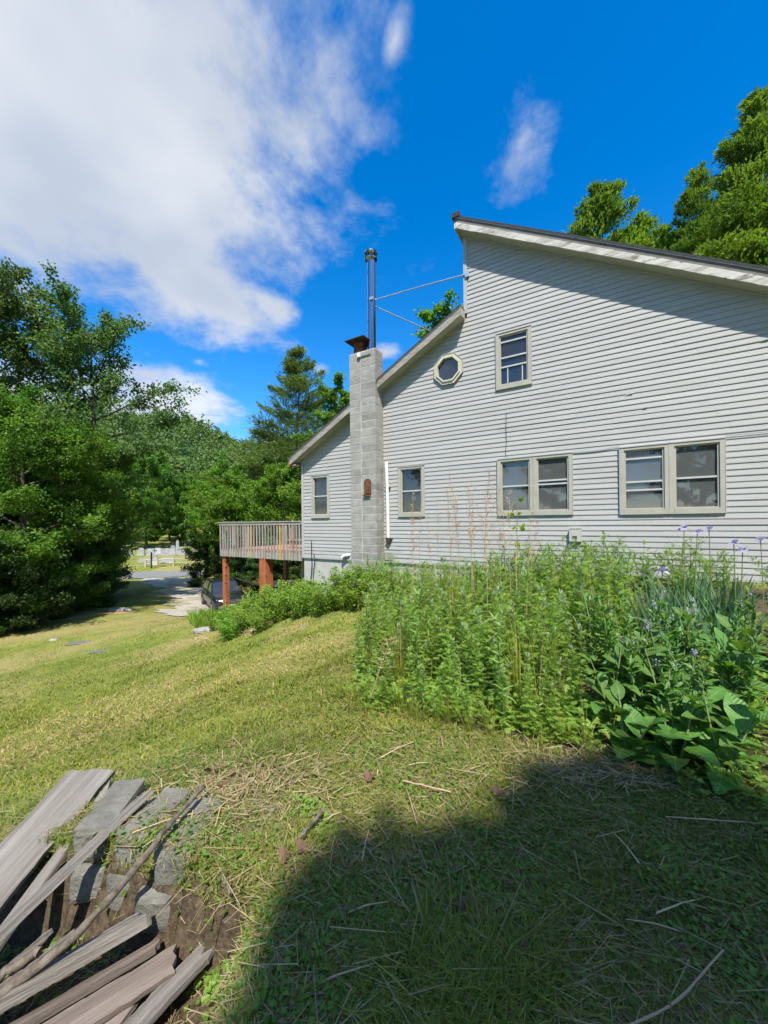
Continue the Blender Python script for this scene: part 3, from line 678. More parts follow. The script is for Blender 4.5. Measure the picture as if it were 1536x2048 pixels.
MB().box(-5.79, -5.70, CV0 - .06, CV0 - .01, 6.02, 6.14).build('lamp_bracket', 'white_plastic', ch)
MB().box(-5.70, -5.40, CV0 - .012, CV0 + .004, 6.0, 6.04).build('dark_strap', 'darkgrey', ch)
MB().add([(CU1 + .004, -.34, 5.32), (CU1 + .004, -.02, 5.45), (CU1 + .004, -.02, 5.72), (CU1 + .004, -.34, 5.55), (CU1 + .03, -.34, 5.32), (CU1 + .03, -.02, 5.45)], [(0, 1, 2, 3), (0, 4, 5, 1)]).build('flashing', 'metal_drip', ch)
# ---- small things fixed to the wall
mb = MB(); mb.tube([(-5.15, -.06, 3.24), (-5.13, -.06, 2.6), (-5.115, -.06, 1.25)], .046, 12); mb.build('vent_pipe', 'white_plastic', house, True)
MB().box(-5.21, -5.05, -.06, -.015, 2.54, 2.57).build('pipe_strap', 'rust', house)
MB().add([(-5.17, -.12, 1.24), (-5.03, -.12, 1.24), (-4.99, -.02, 1.24), (-5.15, -.02, 1.24), (-5.16, -.10, 1.15), (-5.09, -.10, 1.08), (-5.06, -.02, 1.08), (-5.14, -.02, 1.15)],
         [(0, 1, 2, 3), (0, 4, 5, 1), (4, 7, 6, 5), (1, 5, 6, 2), (3, 2, 6, 7), (0, 3, 7, 4)]).build('pipe_elbow', 'darkgrey', house)
MB().box(-5.25, -5.0, -.035, .02, .66, .86).build('brick_patch', 'block', house)
ub = rblock(-.82, -.60, -.10, -.01, 1.22, 1.50, .01).build('utility_box', 'utility', house)
MB().box(-.76, -.68, -.108, -.10, 1.29, 1.34).build('hatch', 'darkgrey', ub)
MB().box(-.83, -.59, -.108, -.10, 1.485, 1.505).build('lid_lip', 'utility', ub)
mb = MB(); mb.tube([(-6.62, -.10, .66), (-6.57, -.09, .72), (-6.48, -.05, .74), (-6.42, .0, .74)], [.045, .05, .05, .045], 10); mb.build('dryer_vent', 'white_plastic', house, True)
def sag(a, b, d, n=12):
    a = np.array(a, float); b = np.array(b, float); t = np.linspace(0, 1, n)[:, None]
    P = a + (b - a) * t; P[:, 2] -= (d * 4 * t * (1 - t))[:, 0]; return P
MB().tube([(-2.05, -.03, 4.05), (-2.062, -.03, 3.7), (-2.055, -.03, 3.4), (-2.08, -.03, 3.12), (-2.03, -.03, 3.08)], .005, 5).build('wall_cord', 'cable', house)
MB().tube(sag((-.74, -.03, 3.03), (.05, -.03, 3.06), .02), .005, 5).build('wall_cord', 'wire_grey', house)
MB().tube(sag((1.58, -.03, 3.06), (4.5, -.03, 3.16), .03), .005, 5).build('wall_cord', 'wire_grey', house)
mb = MB(); mb.tube([(-7.84, -.04, 1.12), (-7.83, -.05, .8), (-7.82, -.05, .4), (-7.87, -.06, -.1), (-7.93, -.08, -.5)], .012, 6); mb.build('hanging_hose', 'cable', house)
mb = MB(); P = [(-7.74 + .035 * math.sin(t * 9), -.05, .74 - t * 1.2) for t in np.linspace(0, 1, 24)]; mb.tube(P, .011, 6); mb.build('hanging_hose', 'cable', house)
for (uu, z_, s_) in ((.15, 4.02, .12), (.42, 3.72, .07), (2.02, 4.55, .1)):
    MB().add([(uu, -.022, z_), (uu + s_, -.032, z_ + .012), (uu + s_ * 1.2, -.02, z_ + .03), (uu + s_ * .2, -.022, z_ + .02)], [(0, 1, 2, 3)]).build('bent_tab', 'sidingedge', house)

# ------------------------------------------------------------------ deck
deck = thing('deck', 'weathered grey wooden deck on red-stained posts beside the house', 'deck', (HO[0], HO[1], 0), HA)
DU0, DU1, DZ = -12.29, -8.26, .72
nb = 29; rd = random.Random(4)
for q in range(nb):
    u = DU0 + .05 + (DU1 - DU0 - .10) * q / (nb - 1); w_ = .019; tl = rd.uniform(-.012, .012)
    mt = 'yellowwood' if q in (12, 22) else ('plank_red' if q in (16, 17, 24) and False else 'graywood')
    z0, z1 = .50 + rd.uniform(-.01, .01), 1.60
    V = []
    for (zz_, du) in ((z0, 0), (z1, tl)):
        V += [(u - w_ + du, -.075, zz_), (u + w_ + du, -.075, zz_), (u + w_ + du, -.040, zz_), (u - w_ + du, -.040, zz_)]
    MB().add(V, [(3, 2, 1, 0), (4, 5, 6, 7)] + [(s, (s + 1) % 4, 4 + (s + 1) % 4, 4 + s) for s in range(4)]).build('baluster', mt, deck)
MB().box(DU0 - .02, DU1, -.078, -.038, 1.605, 1.695).build('top_rail', 'graywood', deck)
MB().box(DU0 - .04, DU1, -.10, .05, 1.697, 1.73).build('rail_cap', 'graywood', deck)
MB().box(DU0, DU1, -.037, .003, .49, .70).build('rim_joist', 'graywood', deck)
nd = 22
for q in range(nd):
    v = .0 + q * .145
    MB().box(DU0 - .02, DU1 + .02, v - .02 if q else -.03, v + .118, .702, .738).build('deck_board', 'plank_red', deck)
for v in (1.0, 2.0, 3.0): MB().box(DU0, DU1, v - .02, v + .02, .50, .70).build('joist', 'graywood', deck)
MB().box(DU0, DU0 + .04, .01, 3.1, .50, .70).build('end_joist', 'graywood', deck)
for q in range(21):                                              # far and left rails
    v = .08 + q * .15; MB().box(DU0 + .0, DU0 + .036, v - .018, v + .018, .52, 1.62).build('baluster', 'graywood', deck)
MB().box(DU0 - .01, DU0 + .05, 0.06, 3.14, 1.622, 1.69).build('side_rail', 'graywood', deck)
for q in range(27):
    u = DU0 + .1 + q * .15; MB().box(u - .018, u + .018, 3.1, 3.136, .52, 1.62).build('baluster', 'plank_red' if q % 3 else 'graywood', deck)
MB().box(DU0, DU1, 3.09, 3.15, 1.622, 1.69).build('far_rail', 'plank_red', deck)
for (u0_, u1_) in ((-10.25, -10.02), (-9.05, -8.9)): MB().box(u0_, u1_, 1.4, 1.43, .74, 1.5).build('bench_back', 'plank_red', deck)
MB().box(-10.6, -8.7, 1.35, 1.8, 1.02, 1.06).build('bench_seat', 'plank_red', deck)
def post(u, v, s, z0, mt):
    x, y = hw(u, v, 0)[:2]
    mb = MB(); mb.box(u - s, u + s, v - s, v + s, z0, .50); o = mb.build('post', mt, deck)
    rr = random.Random(int(u * 100))
    for q in range(9):
        z_ = rr.uniform(z0 + .4, .4); MB().box(u + s - .02, u + s + .03, v - s - .015, v - s + .02, z_, z_ + .035).build('nail_plate', 'plank_red', o)
for u, v, s, mt in ((-12.17, .10, .082, 'stain'), (-10.04, .12, .155, 'stain'), (-9.70, 1.6, .10, 'graywood'), (-12.15, 3.0, .08, 'stain'), (-8.5, 3.0, .08, 'stain')):
    x, y, _ = hw(u, v, 0); post(u, v, s, float(gz(x, y)) - .2, mt)

# ------------------------------------------------------------------ trees
def curve(p, d, L, n, lift, r, wob):
    P = [np.array(p, float)]; d = np.array(d, float)
    for q in range(n):
        d = d + np.array([r.normal(0, wob), r.normal(0, wob), lift + r.normal(0, wob * .6)]); d /= np.linalg.norm(d)
        P.append(P[-1] + d * L / n)
    return np.array(P)
def broadleaf(seed, H, R, base, nleaf, leaf, limbs=20, twigs=7, tr=.16, flat=.55, mats=('bark', 'maple'), wideat=.35, spread=.17, stems=1):
    r = np.random.default_rng(seed); wood = MB(); C = []; NRM = []; per = max(4, nleaf // (limbs * twigs)); TI = []
    for sidx in range(stems):
        az0 = sidx * 2.4 + seed; lean = 0 if stems == 1 else .22
        tp = curve((0, 0, -.4), (math.cos(az0) * lean, math.sin(az0) * lean, 1), H * .93 + .4, 8, .03, r, .05)
        wood.tube(tp, np.linspace(tr, tr * .12, 9), 8)
        for k in range(limbs // stems):
            t = base + (.98 - base) * ((k + r.random() * .8) / (limbs // stems)); q = t * 8
            i0 = min(7, int(q)); p = tp[i0] + (tp[i0 + 1] - tp[i0]) * (q - i0)
            s = (t - base) / (1 - base)
            prof = math.sin(math.pi * min(1, (.18 + .82 * (s / wideat if s < wideat else 1)) * .5)) if s < wideat else math.sqrt(max(.02, 1 - ((s - wideat) / (1.04 - wideat)) ** 2))
            L = R * prof * r.uniform(.72, 1.12); az = k * 2.4 + r.normal(0, .35) + sidx
            el = .12 + .75 * s + r.normal(0, .12)
            d = (math.cos(az) * math.cos(el), math.sin(az) * math.cos(el), math.sin(el))
            lp = curve(p, d, L, 5, .035, r, .10)
            wood.tube(lp, np.linspace(max(.014, tr * .42 * (1 - .6 * s)), .010, 6), 5)
            for m_ in range(twigs):
                tt = .28 + .72 * (m_ + r.random()) / twigs; q2 = min(4.999, tt * 5); i2 = int(q2)
                pp = lp[i2] + (lp[i2 + 1] - lp[i2]) * (q2 - i2)
                a2 = r.uniform(0, 2 * math.pi); dd = np.array([math.cos(a2), math.sin(a2), r.uniform(-.25, .55)]) + .7 * np.array(d)
                tl = max(.35, L * r.uniform(.22, .42))
                tw = curve(pp, dd / np.linalg.norm(dd), tl, 3, .02, r, .12)
                wood.tube(tw, [.012, .009, .006, .004], 3, False)
                f = r.random(per) ** .7 * 2.999; ii = f.astype(int)
                c = tw[ii] + (tw[ii + 1] - tw[ii]) * (f - ii)[:, None] + r.normal(0, 1, (per, 3)) * np.array([1, 1, flat]) * spread * (.6 + .5 * tl)
                C.append(c); NRM.append(np.tile(np.array(dd) * .25, (per, 1))); TI.append(np.full(per, r.uniform(-.22, .22)))
    C = np.concatenate(C); N = len(C)
    nr = np.concatenate(NRM) + np.array([0, -.15, .75]) + r.normal(0, .55, (N, 3))
    ax = r.normal(0, 1, (N, 3)) + np.array([0, 0, -.35])
    tint = np.clip(r.normal(.45, .22, N) + np.concatenate(TI), 0, 1); sz = leaf * r.uniform(.7, 1.3, N)
    cr = MB(); scatter(cr, *LEAF, C, ax, nr, sz, sz * .8, tint)
    return wood.mesh('trunk', mats[0]), cr.mesh('crown', mats[1])
def conifer(seed, H, R, base, n, L, Wd, mats, droop=.0, whorl=.55, tr=.2, tilt=.25, power=.85, per_branch=5, dens=1.0, spray=.30, vary=(.68, 1.15)):
    r = np.random.default_rng(seed); wood = MB(); C = []; AX = []; TI = []
    tp = curve((0, 0, -.4), (0, 0, 1), H + .4, 8, .05, r, .012); wood.tube(tp, np.linspace(tr, .015, 9), 8)
    z = base * H; br = []
    while z < H * .985:
        s = (z - base * H) / (H * (1 - base)); L0 = R * (1 - s) ** power * min(1, .55 + s * 3.2) + .12
        for q in range(per_branch):
            az = r.uniform(0, 2 * math.pi); br.append((z + r.normal(0, .1), az, L0 * r.uniform(*vary), tilt + .55 * s + r.normal(0, .08)))
        z += whorl * (.65 + .5 * (1 - s)) * r.uniform(.8, 1.2)
    tot = sum(b[2] for b in br)
    for (z, az, bl, el) in br:
        q = min(7.99, (z + .4) / (H + .4) * 8); i0 = int(q); p = tp[i0] + (tp[i0 + 1] - tp[i0]) * (q - i0)
        d = (math.cos(az) * math.cos(el), math.sin(az) * math.cos(el), math.sin(el))
        bp = curve(p, d, bl, 5, -droop, r, .05); wood.tube(bp, np.linspace(.035 * (bl / R) + .008, .005, 6), 4, False)
        m_ = max(10, int(n * bl / tot)); f = (.12 + .88 * r.random(m_) ** .75) * 4.999; ii = f.astype(int)
        t = f / 5; c = bp[ii] + (bp[ii + 1] - bp[ii]) * (f - ii)[:, None]
        side = np.cross(np.array(d), [0, 0, 1.]); side /= np.linalg.norm(side)
        sd = r.choice([-1, 1], m_); off = np.abs(r.normal(0, 1, m_)) * spray * bl * (1.05 - t) ** .6
        fw = np.array(d)[None] * (off * .5)[:, None]
        c = c + side[None] * (sd * off)[:, None] + fw + r.normal(0, .07, (m_, 3)) + np.array([0, 0, -1]) * (off * droop * 1.2)[:, None]
        a = side[None] * (sd * .8)[:, None] + np.array(d)[None] * .9 + r.normal(0, .35, (m_, 3)) + np.array([0, 0, -droop * 1.5])
        C.append(c); AX.append(a); TI.append(np.full(m_, r.uniform(-.2, .25)) + t * .25)
    C = np.concatenate(C); AX = np.concatenate(AX); N = len(C)
    nr = np.array([0, -.1, 1.]) + r.normal(0, .5, (N, 3)); tint = np.clip(np.concatenate(TI) + r.normal(.38, .18, N), 0, 1)
    s = r.uniform(.7, 1.3, N); cr = MB(); scatter(cr, *LEAF, C, AX, nr, L * s, Wd * s, tint)
    return wood.mesh('trunk', mats[0]), cr.mesh('crown', mats[1])
K = {}
K['mapleA'] = broadleaf(11, 9.5, 3.6, .08, 46000, .10, 28, 9, .17)
K['mapleB'] = broadleaf(12, 9.0, 3.4, .06, 46000, .10, 28, 9, .16, wideat=.45)
K['bright'] = broadleaf(21, 9.5, 3.6, .10, 24000, .15, 24, 8, .15, mats=('bark', 'maple_bright'))
K['brightB'] = broadleaf(22, 9.0, 3.8, .05, 24000, .15, 24, 8, .15, mats=('bark', 'maple_bright'), wideat=.5)
K['ash'] = broadleaf(31, 16.5, 5.0, .26, 42000, .15, 36, 10, .24, mats=('bark', 'ash'), wideat=.45, spread=.16, stems=2)
K['ashB'] = broadleaf(32, 16.0, 4.4, .24, 36000, .15, 34, 10, .22, mats=('bark', 'ash'), wideat=.5, spread=.16)
K['far'] = broadleaf(41, 14, 5.0, .10, 16000, .30, 24, 7, .25, wideat=.4, spread=.2)
K['farbright'] = broadleaf(42, 13, 5.0, .12, 16000, .30, 24, 7, .25, mats=('bark', 'maple_bright'), wideat=.45, spread=.2)
K['poplar'] = broadleaf(43, 17, 3.4, .15, 30000, .19, 34, 8, .2, mats=('bark', 'maple_bright'), wideat=.45, spread=.15)
K['shrub'] = broadleaf(51, 3.6, 1.9, .04, 12000, .12, 18, 7, .06, mats=('bark', 'shrubdark'), wideat=.4)
K['pine'] = conifer(61, 22, 7.8, .10, 60000, .40, .07, ('bark', 'pine'), 0, .9, .26, .20, .72, 5)
K['hemlock'] = conifer(71, 23, 6.2, .05, 76000, .28, .10, ('bark', 'hemlock'), .06, .62, .28, .22, .70, 5, spray=.28, vary=(.35, 1.3))
K['hemlockB'] = conifer(72, 20, 5.6, .05, 64000, .28, .10, ('bark', 'hemlock'), .07, .64, .25, .20, .65, 5, spray=.30, vary=(.35, 1.3))
K['olive'] = broadleaf(52, 1.9, 1.2, .05, 4500, .08, 14, 6, .03, mats=('bark', 'autumnbush'), wideat=.5)

def shade_tree():
    r = np.random.default_rng(8); N = 40000; wood = MB(); wood.tube(curve((0, 0, -.4), (0, 0, 1), 16, 6, .02, r, .02), np.linspace(.24, .04, 7), 8)
    for k in range(18):
        a = k * 2.4; wood.tube(curve((0, 0, 13 + .12 * k), (math.cos(a), math.sin(a), .5), 2.0, 4, .05, r, .1), [.06, .04, .03, .02, .01], 5)
    d = norm(r.normal(0, 1, (N, 3))); d = np.sign(d) * np.abs(d) ** .8; d = d / np.maximum(np.linalg.norm(d, axis=1) ** .75, .5)[:, None]
    lump = 1 + .16 * np.sin(d[:, 0] * 5 + 1) * np.sin(d[:, 1] * 4) + .08 * np.sin(d[:, 2] * 7 + d[:, 0] * 6)
    C = d * (lump * r.random(N) ** .33)[:, None] * np.array([2.2, 2.1, 1.8]) + np.array([0, 0, 15.0])
    s = .17 * r.uniform(.7, 1.3, N); cr = MB(); scatter(cr, *LEAF, C, r.normal(0, 1, (N, 3)), r.normal(0, .5, (N, 3)) + np.array([0, 0, 1]), s, s * .8, r.random(N))
    return wood.mesh('trunk', 'bark'), cr.mesh('crown', 'maple')
K['shade'] = shade_tree()
def tree(kind, name, x, y, label, rz=0, sc=1.0, cat='tree', group=None, dz=0.0, crown=None):
    s = sc if hasattr(sc, '__len__') else (sc, sc, sc)
    z = float(gz(x, y)) + dz
    t = thing(name, label, cat, (x, y, z), rz, group, s)
    link('trunk', K[kind][0], t); link('crown', K[kind][1], t)
    return t
# left of the drive
tree('ash', 'ash_tree', -17.3, 20.5, 'tall airy ash tree with open branches, rising above the maples left of the drive', 0.6, 1.03)
tree('ashB', 'ash_tree', -20.2, 18.5, 'tall thin-leaved ash tree at the left edge of the photo', 2.0, 1.12)
for kd, x, y, rz, s, lb in [
    ('mapleA', -15.6, 16.2, 3.6, (1.05, 1.05, .95), 'dense dark maple nearest the lawn, leftmost of the roadside maples'),
    ('mapleB', -15.5, 18.6, 1.7, (.92, .92, .98), 'dense maple with bright layered sprays beside the drive, behind the sandy bank'),
    ('mapleA', -17.0, 22.0, 3.0, (.92, .92, 1.0), 'green maple overhanging the bend of the gravel drive'),
    ('mapleB', -20.4, 26.0, 4.2, (1.0, 1.0, 1.0), 'maple at the far end of the left tree row by the road'),
    ('mapleA', -19.0, 17.3, 5.2, (1.15, 1.15, 1.1), 'broad shaded maple in the second row behind the leftmost maple'),
    ('mapleB', -18.8, 21.5, .9, (1.1, 1.1, 1.15), 'tall shaded maple in the second row under the ash trees'),
    ('mapleA', -25.5, 28.0, 2.2, (1.1, 1.1, 1.1), 'shaded maple deep in the woods left of the road'),
    ('mapleB', -24, 20, 3.2, (1.2, 1.2, 1.2), 'shaded maple deep in the woods at the left edge')]:
    tree(kd, 'maple_tree', x, y, lb, rz, s)
for x, y, rz, s, lb in [(-14.5, 15.6, .4, .85, 'low dark shrub at the lawn edge under the leftmost maple'), (-15.9, 14.9, 2.5, 1.0, 'low dark shrub at the far left of the lawn edge'),
                        (-15.0, 17.4, 1.2, .5, 'small dark shrub behind the sandy bank'), (-15.6, 20.6, 3.3, .6, 'dark shrub beside the bend of the drive'),
                        (-17.6, 23.6, 5.1, .6, 'dark shrub on the inside of the drive curve'), (-17.9, 15.4, 4.0, 1.15, 'dark shrub in the shade behind the left lawn edge'), (-16.9, 18.6, 1.8, 1.0, 'dark undergrowth shrub between the first maples'), (-17.2, 21.8, 2.8, 1.0, 'dark undergrowth shrub below the ash trunk')]:
    tree('shrub', 'shrub', x, y, lb, rz, s, 'shrub')
# beyond the deck
for kd, x, y, rz, s, lb in [
    ('bright', -13.6, 31.8, .2, (1.0, 1.0, .92), 'bright green maple left of the deck, nearest the gravel drive'),
    ('brightB', -10.6, 31.0, 1.4, (1, 1, .95), 'bright green maple directly behind the deck rail'),
    ('bright', -7.6, 29.5, 2.9, (1, 1, 1.0), 'bright green maple between deck and house corner'),
    ('brightB', -15.6, 36.0, 4.1, (1.05, 1.05, 1.1), 'bright maple behind the gravel drive, left of the pine'),
    ('brightB', -5.6, 33.5, 5.4, (1.1, 1.1, 1.2), 'bright maple in front of the pine trunk, just left of the house eave'),
    ('bright', -12.0, 37.0, .8, (1.1, 1.1, 1.15), 'bright maple in the second row left of the pine')]:
    tree(kd, 'maple_tree', x, y, lb, rz, s)
for x, y, rz, s, lb in [(-14.6, 29.8, .3, (.75, .75, 1.0), 'dark bushy shrub at the corner of drive and road'), (-13.0, 30.4, 1.9, (.7, .7, .85), 'dark shrub right of the drive corner'), (-11.3, 29.6, 3.0, (.8, .8, .8), 'dark shrub under the deck maples'), (-9.2, 29.4, 4.3, (.9, .9, .85), 'dark shrub behind the parked cars'),
                        (-6.8, 28.4, 5.3, (.9, .9, .8), 'dark shrub behind the second deck post'), (-4.6, 27.6, 2.3, (.9, .9, .9), 'dark shrub close behind the house corner'), (-2.5, 26, 1.1, 1.0, 'dark shrub in the gap under the deck by the wall'), (-12.2, 33.5, .6, 1.2, 'dark undergrowth shrub in the woods behind the deck'), (-8.6, 33.2, 2.6, 1.2, 'dark undergrowth shrub at the foot of the pine')]:
    tree('shrub', 'shrub', x, y, lb, rz, s, 'shrub')
tree('olive', 'bush', -6.4, 18.8, 'olive and rust coloured bush between the two red deck posts', .4, .72, 'bush')
tree('pine', 'pine_tree', -9.0, 38, 'tall white pine with long whorled branches behind the deck', .7, (1, 1, 1.0))
tree('poplar', 'poplar_tree', -3.6, 31, 'leafy poplar between the pine and the chimney', .5, (1, 1, .98))
tree('pine', 'pine_tree', 1.2, 35, 'pine whose tip shows just right of the chimney above the low roof', 2.0, (.6, .6, .83))
tree('poplar', 'maple_tree', 4.0, 22.6, 'maple whose crown shows behind the clerestory wall', 1.2, (1.05, 1.05, .95))
for kd, x, y, rz, s, lb in [
    ('hemlock', 23.4, 23.0, .3, (.95, .95, 1.07), 'tallest hemlock at the right edge above the roof'),
    ('hemlock', 20.5, 24.5, 3.3, (.62, .62, .93), 'slim dark hemlock leaning on the tallest one above the roof'),
    ('hemlockB', 16.3, 28.0, 1.5, (1.05, 1.05, 1.17), 'leftmost hemlock standing alone above the roof'),
    ('hemlockB', 19.0, 28.0, 4.0, (1.1, 1.1, 1.06), 'second hemlock from the left above the roof'),
    ('hemlockB', 21.4, 27.5, 5.0, (1.1, 1.1, .98), 'small hemlock in the dip left of the tallest one'),
    ('hemlock', 27.5, 21.5, 2.2, (1.1, 1.1, 1.12), 'wide hemlock cut off by the right edge of the photo'),
    ('hemlock', 25.6, 27.5, 2.6, (.8, .8, 1.02), 'dark hemlock behind the tallest one')]:
    tree(kd, 'hemlock_tree', x, y, lb, rz, s)
# far side of the cemetery
rt = random.Random(77)
fars = [(-38, 60), (-34, 64), (-30, 62.5), (-26, 64), (-22, 61), (-18, 56), (-40, 70), (-32, 74), (-25, 72), (-18, 66), (-12, 60), (-46, 66), (-44, 56), (-37, 82), (-28, 84), (-20, 80), (-12, 74), (-48, 80), (-50, 60), (-8, 52), (-14, 50), (-56, 72)]
for q, (x, y) in enumerate(fars):
    s = rt.uniform(.8, 1.05); kd = 'far' if rt.random() < .6 else 'farbright'
    tree(kd, 'forest_tree', x, y, 'broadleaf tree in the wood behind the cemetery', rt.uniform(0, 6), (s, s, s * rt.uniform(.85, 1.1)), 'tree', 'trees behind the cemetery')
# behind the photographer: the tree that shades the foreground, and the garden edge seen in the panes
tree('shade', 'maple_tree', SHX, SHY, 'maple behind the camera casting shade on the cut grass', .5, (1, 1, 1), 'tree')
for q, (x, y, s) in enumerate([(-14, -16, 1.1), (-6, -20, 1.2), (3, -19, 1.0), (11, -17, 1.2), (19, -13, 1.1), (-20, -8, 1.1), (24, -5, 1.2)]):
    tree('far', 'hedgerow_tree', x, y, 'tree along the garden edge behind the camera', q * 1.3, s, 'tree', 'trees behind the camera')

# the hillside wood: one mass of crowns
r = np.random.default_rng(5); n = 2300
px = r.uniform(-300, 120, n * 2); py = 76 + 190 * r.random(n * 2) ** 1.1
keep = (px / py > -1.35) & (px / py < .25); px = px[keep][:n]; py = py[keep][:n]; pz = hill_z(px, py)
mb = MB()
for q in range(len(px)):
    con = r.random() < .22; hgt = r.uniform(9, 15); rad = r.uniform(2.4, 4.0) * (.55 if con else 1); m_ = 120 if py[q] < 140 else 90
    dv = norm(r.normal(0, 1, (m_, 3))); dv[:, 2] = np.abs(dv[:, 2]) * 1.0 - .25
    rr = rad * (.55 + .5 * r.random(m_) ** .5) * (1 + .25 * np.sin(dv[:, 0] * 5 + q))
    c = dv * rr[:, None]
    if con: hh_ = r.random(m_); c = np.c_[dv[:, 0] * rad * (1.05 - hh_), dv[:, 1] * rad * (1.05 - hh_), (hh_ * 1.1 - .5) * hgt * .8]
    else: c[:, 2] *= hgt / rad * .42
    C = c + np.array([px[q], py[q], pz[q] + hgt * .58])
    sz = r.uniform(.6, 1.25, m_) * (1 if py[q] > 130 else .8)
    scatter(mb, *LEAF, C, r.normal(0, 1, (m_, 3)), dv + r.normal(0, .28, (m_, 3)) + np.array([0, -.1, .35]), sz, sz * .85, np.clip(r.normal(.45, .12, m_) + r.uniform(-.28, .28) - (.25 if con else 0), 0, 1))
mb.build('hillside_forest', 'hillforest', None, label='distant mixed forest covering the far hillside', cat='forest', kind='stuff')

# ------------------------------------------------------------------ lawn
rg = np.random.default_rng(3)
def wedge(n, y0, y1, powr, left=-1.12, right=1.08):
    """points over the ground in front of the camera, thinning out with distance"""
    u = rg.random(n); y = (y0 ** (1 - powr) + u * (y1 ** (1 - powr) - y0 ** (1 - powr))) ** (1 / (1 - powr)) if powr != 1 else y0 * (y1 / y0) ** u
    x = y * rg.uniform(left, right, n)
    return x, y
HOUSE_P = [hw(-8.25, -.02, 0)[:2], hw(6, -.02, 0)[:2], hw(6, 9, 0)[:2], hw(-8.25, 9, 0)[:2]]
def lawn_ok(x, y, bedok=False):
    ok = ~inpoly(x, y, HOUSE_P) & ~(inpoly(x, y, DRIVE) & (seg_dist(x, y, DRIVE + DRIVE[:1]) > 1.3 * rg.random(len(x)) ** 1.5))
    if not bedok: ok &= ~inpoly(x, y, BED)
    pit = (x < -.62) & (x > -3.2) & (y < np.clip(1.80 + (-.9 - x) * .30, 1.7, 2.1) + .02) & (y > -.5)
    sand = seg_dist(x, y, SANDY) < .35
    return ok & ~pit & ~sand
def soilness(x, y):
    return np.maximum(.85 * np.exp(-((x + .95) ** 2 + (y - 2.45) ** 2) / .12), .6 * np.exp(-((x - 1.35) ** 2 / .3 + (y - 2.45) ** 2 / .03)))
def patch(x, y): return .5 + .25 * np.sin(x * 1.7 + 2 * np.sin(y * .9)) + .25 * np.sin(y * 2.3 + 1.3 * np.sin(x * 1.4))
def grassy(n, y0, y1, powr, hgt, wid, mt, name, label, lean, tp=BLADE, dens=None, tshift=0, flat=False, lift=0.0):
    x, y = wedge(n, y0, y1, powr); ok = lawn_ok(x, y) & (rg.random(n) > soilness(x, y))
    if dens is not None: ok &= rg.random(n) < dens(x, y)
    x, y = x[ok], y[ok]; N = len(x); z = gzw(x, y)
    az = rg.uniform(0, 2 * np.pi, N); h = hgt * rg.uniform(.5, 1.4, N) * (.55 + 1.1 * patch(x * 2.3, y * 2.3) ** 2 + .3 * patch(x * 7, y * 7))
    up = rg.uniform(lean[0], lean[1], N); ax = np.stack([np.cos(az) * np.sqrt(1 - up ** 2), np.sin(az) * np.sqrt(1 - up ** 2), up], -1)
    nr = np.stack([rg.normal(0, .3, N), rg.normal(0, .3, N) - .2, np.ones(N)], -1) if flat else np.stack([np.cos(az + 1.57 * 0) * -.6, np.sin(az) * -.6, np.ones(N) * .7], -1) + rg.normal(0, .3, (N, 3))
    t = np.clip(rg.normal(.42, .25, N) + .35 * (patch(x, y) - .5) + tshift + .3 * dryness(x, y), 0, 1)
    mb = MB(); scatter(mb, *tp, np.stack([x, y, z + lift * rg.random(N)], -1), ax, nr, h, wid * rg.uniform(.7, 1.3, N), t)
    return mb.build(name, mt, None, label=label, cat='grass', kind='stuff')
grassy(190000, .95, 6, 1.5, .050, .0050, 'grass', 'grass', 'short mown green grass across the near lawn', (.15, .85))
grassy(110000, 3, 17, 1.3, .06, .013, 'grass', 'grass', 'short mown grass on the sloping lawn further down', (.3, .9), tshift=.05, dens=lambda x, y: 1 - .75 * dryness(x, y))
grassy(52000, .95, 6, 1.5, .065, .0026, 'straw', 'straw_clippings', 'dry straw clippings lying on the near lawn', (-.03, .16), STRIP, flat=True, lift=.025)
grassy(70000, 3, 17, 1.3, .07, .011, 'grass_dry', 'dry_grass', 'yellowed dry grass on the sloping lawn', (.1, .6), dens=lambda x, y: .12 + .88 * dryness(x, y))
grassy(4200, .95, 5, 1.4, .15, .0036, 'straw', 'straw_clippings', 'long pale cut stems scattered over the near lawn', (-.02, .10), STRIP, flat=True, lift=.04)
grassy(9000, 1, 5, 1.4, .12, .006, 'grass', 'grass', 'longer fresh cut grass stems in the near lawn', (.0, .35), dens=lambda x, y: .35 + .65 * (patch(x * 1.3 + 3, y * 1.3) > .5))
# clover, plantain and other small broad leaves in the turf
x, y = wedge(26000, .95, 4.6, 1.4); ok = lawn_ok(x, y) & (rg.random(len(x)) < (.15 + .85 * (patch(x * 2.2 + 1, y * 2.2) > .52))); x, y = x[ok], y[ok]; N = len(x)
mb = MB(); scatter(mb, *LEAF, np.stack([x, y, gzw(x, y) + rg.uniform(.008, .04, N)], -1), np.c_[rg.normal(0, 1, (N, 2)), rg.uniform(-.1, .5, N)], np.c_[rg.normal(0, .4, (N, 2)), np.ones(N)], .022 * rg.uniform(.6, 1.6, N), .018 * rg.uniform(.6, 1.5, N), rg.random(N))
mb.build('small_weeds', 'clover', None, label='small clover-like weeds growing in the near lawn', cat='weeds', kind='stuff')
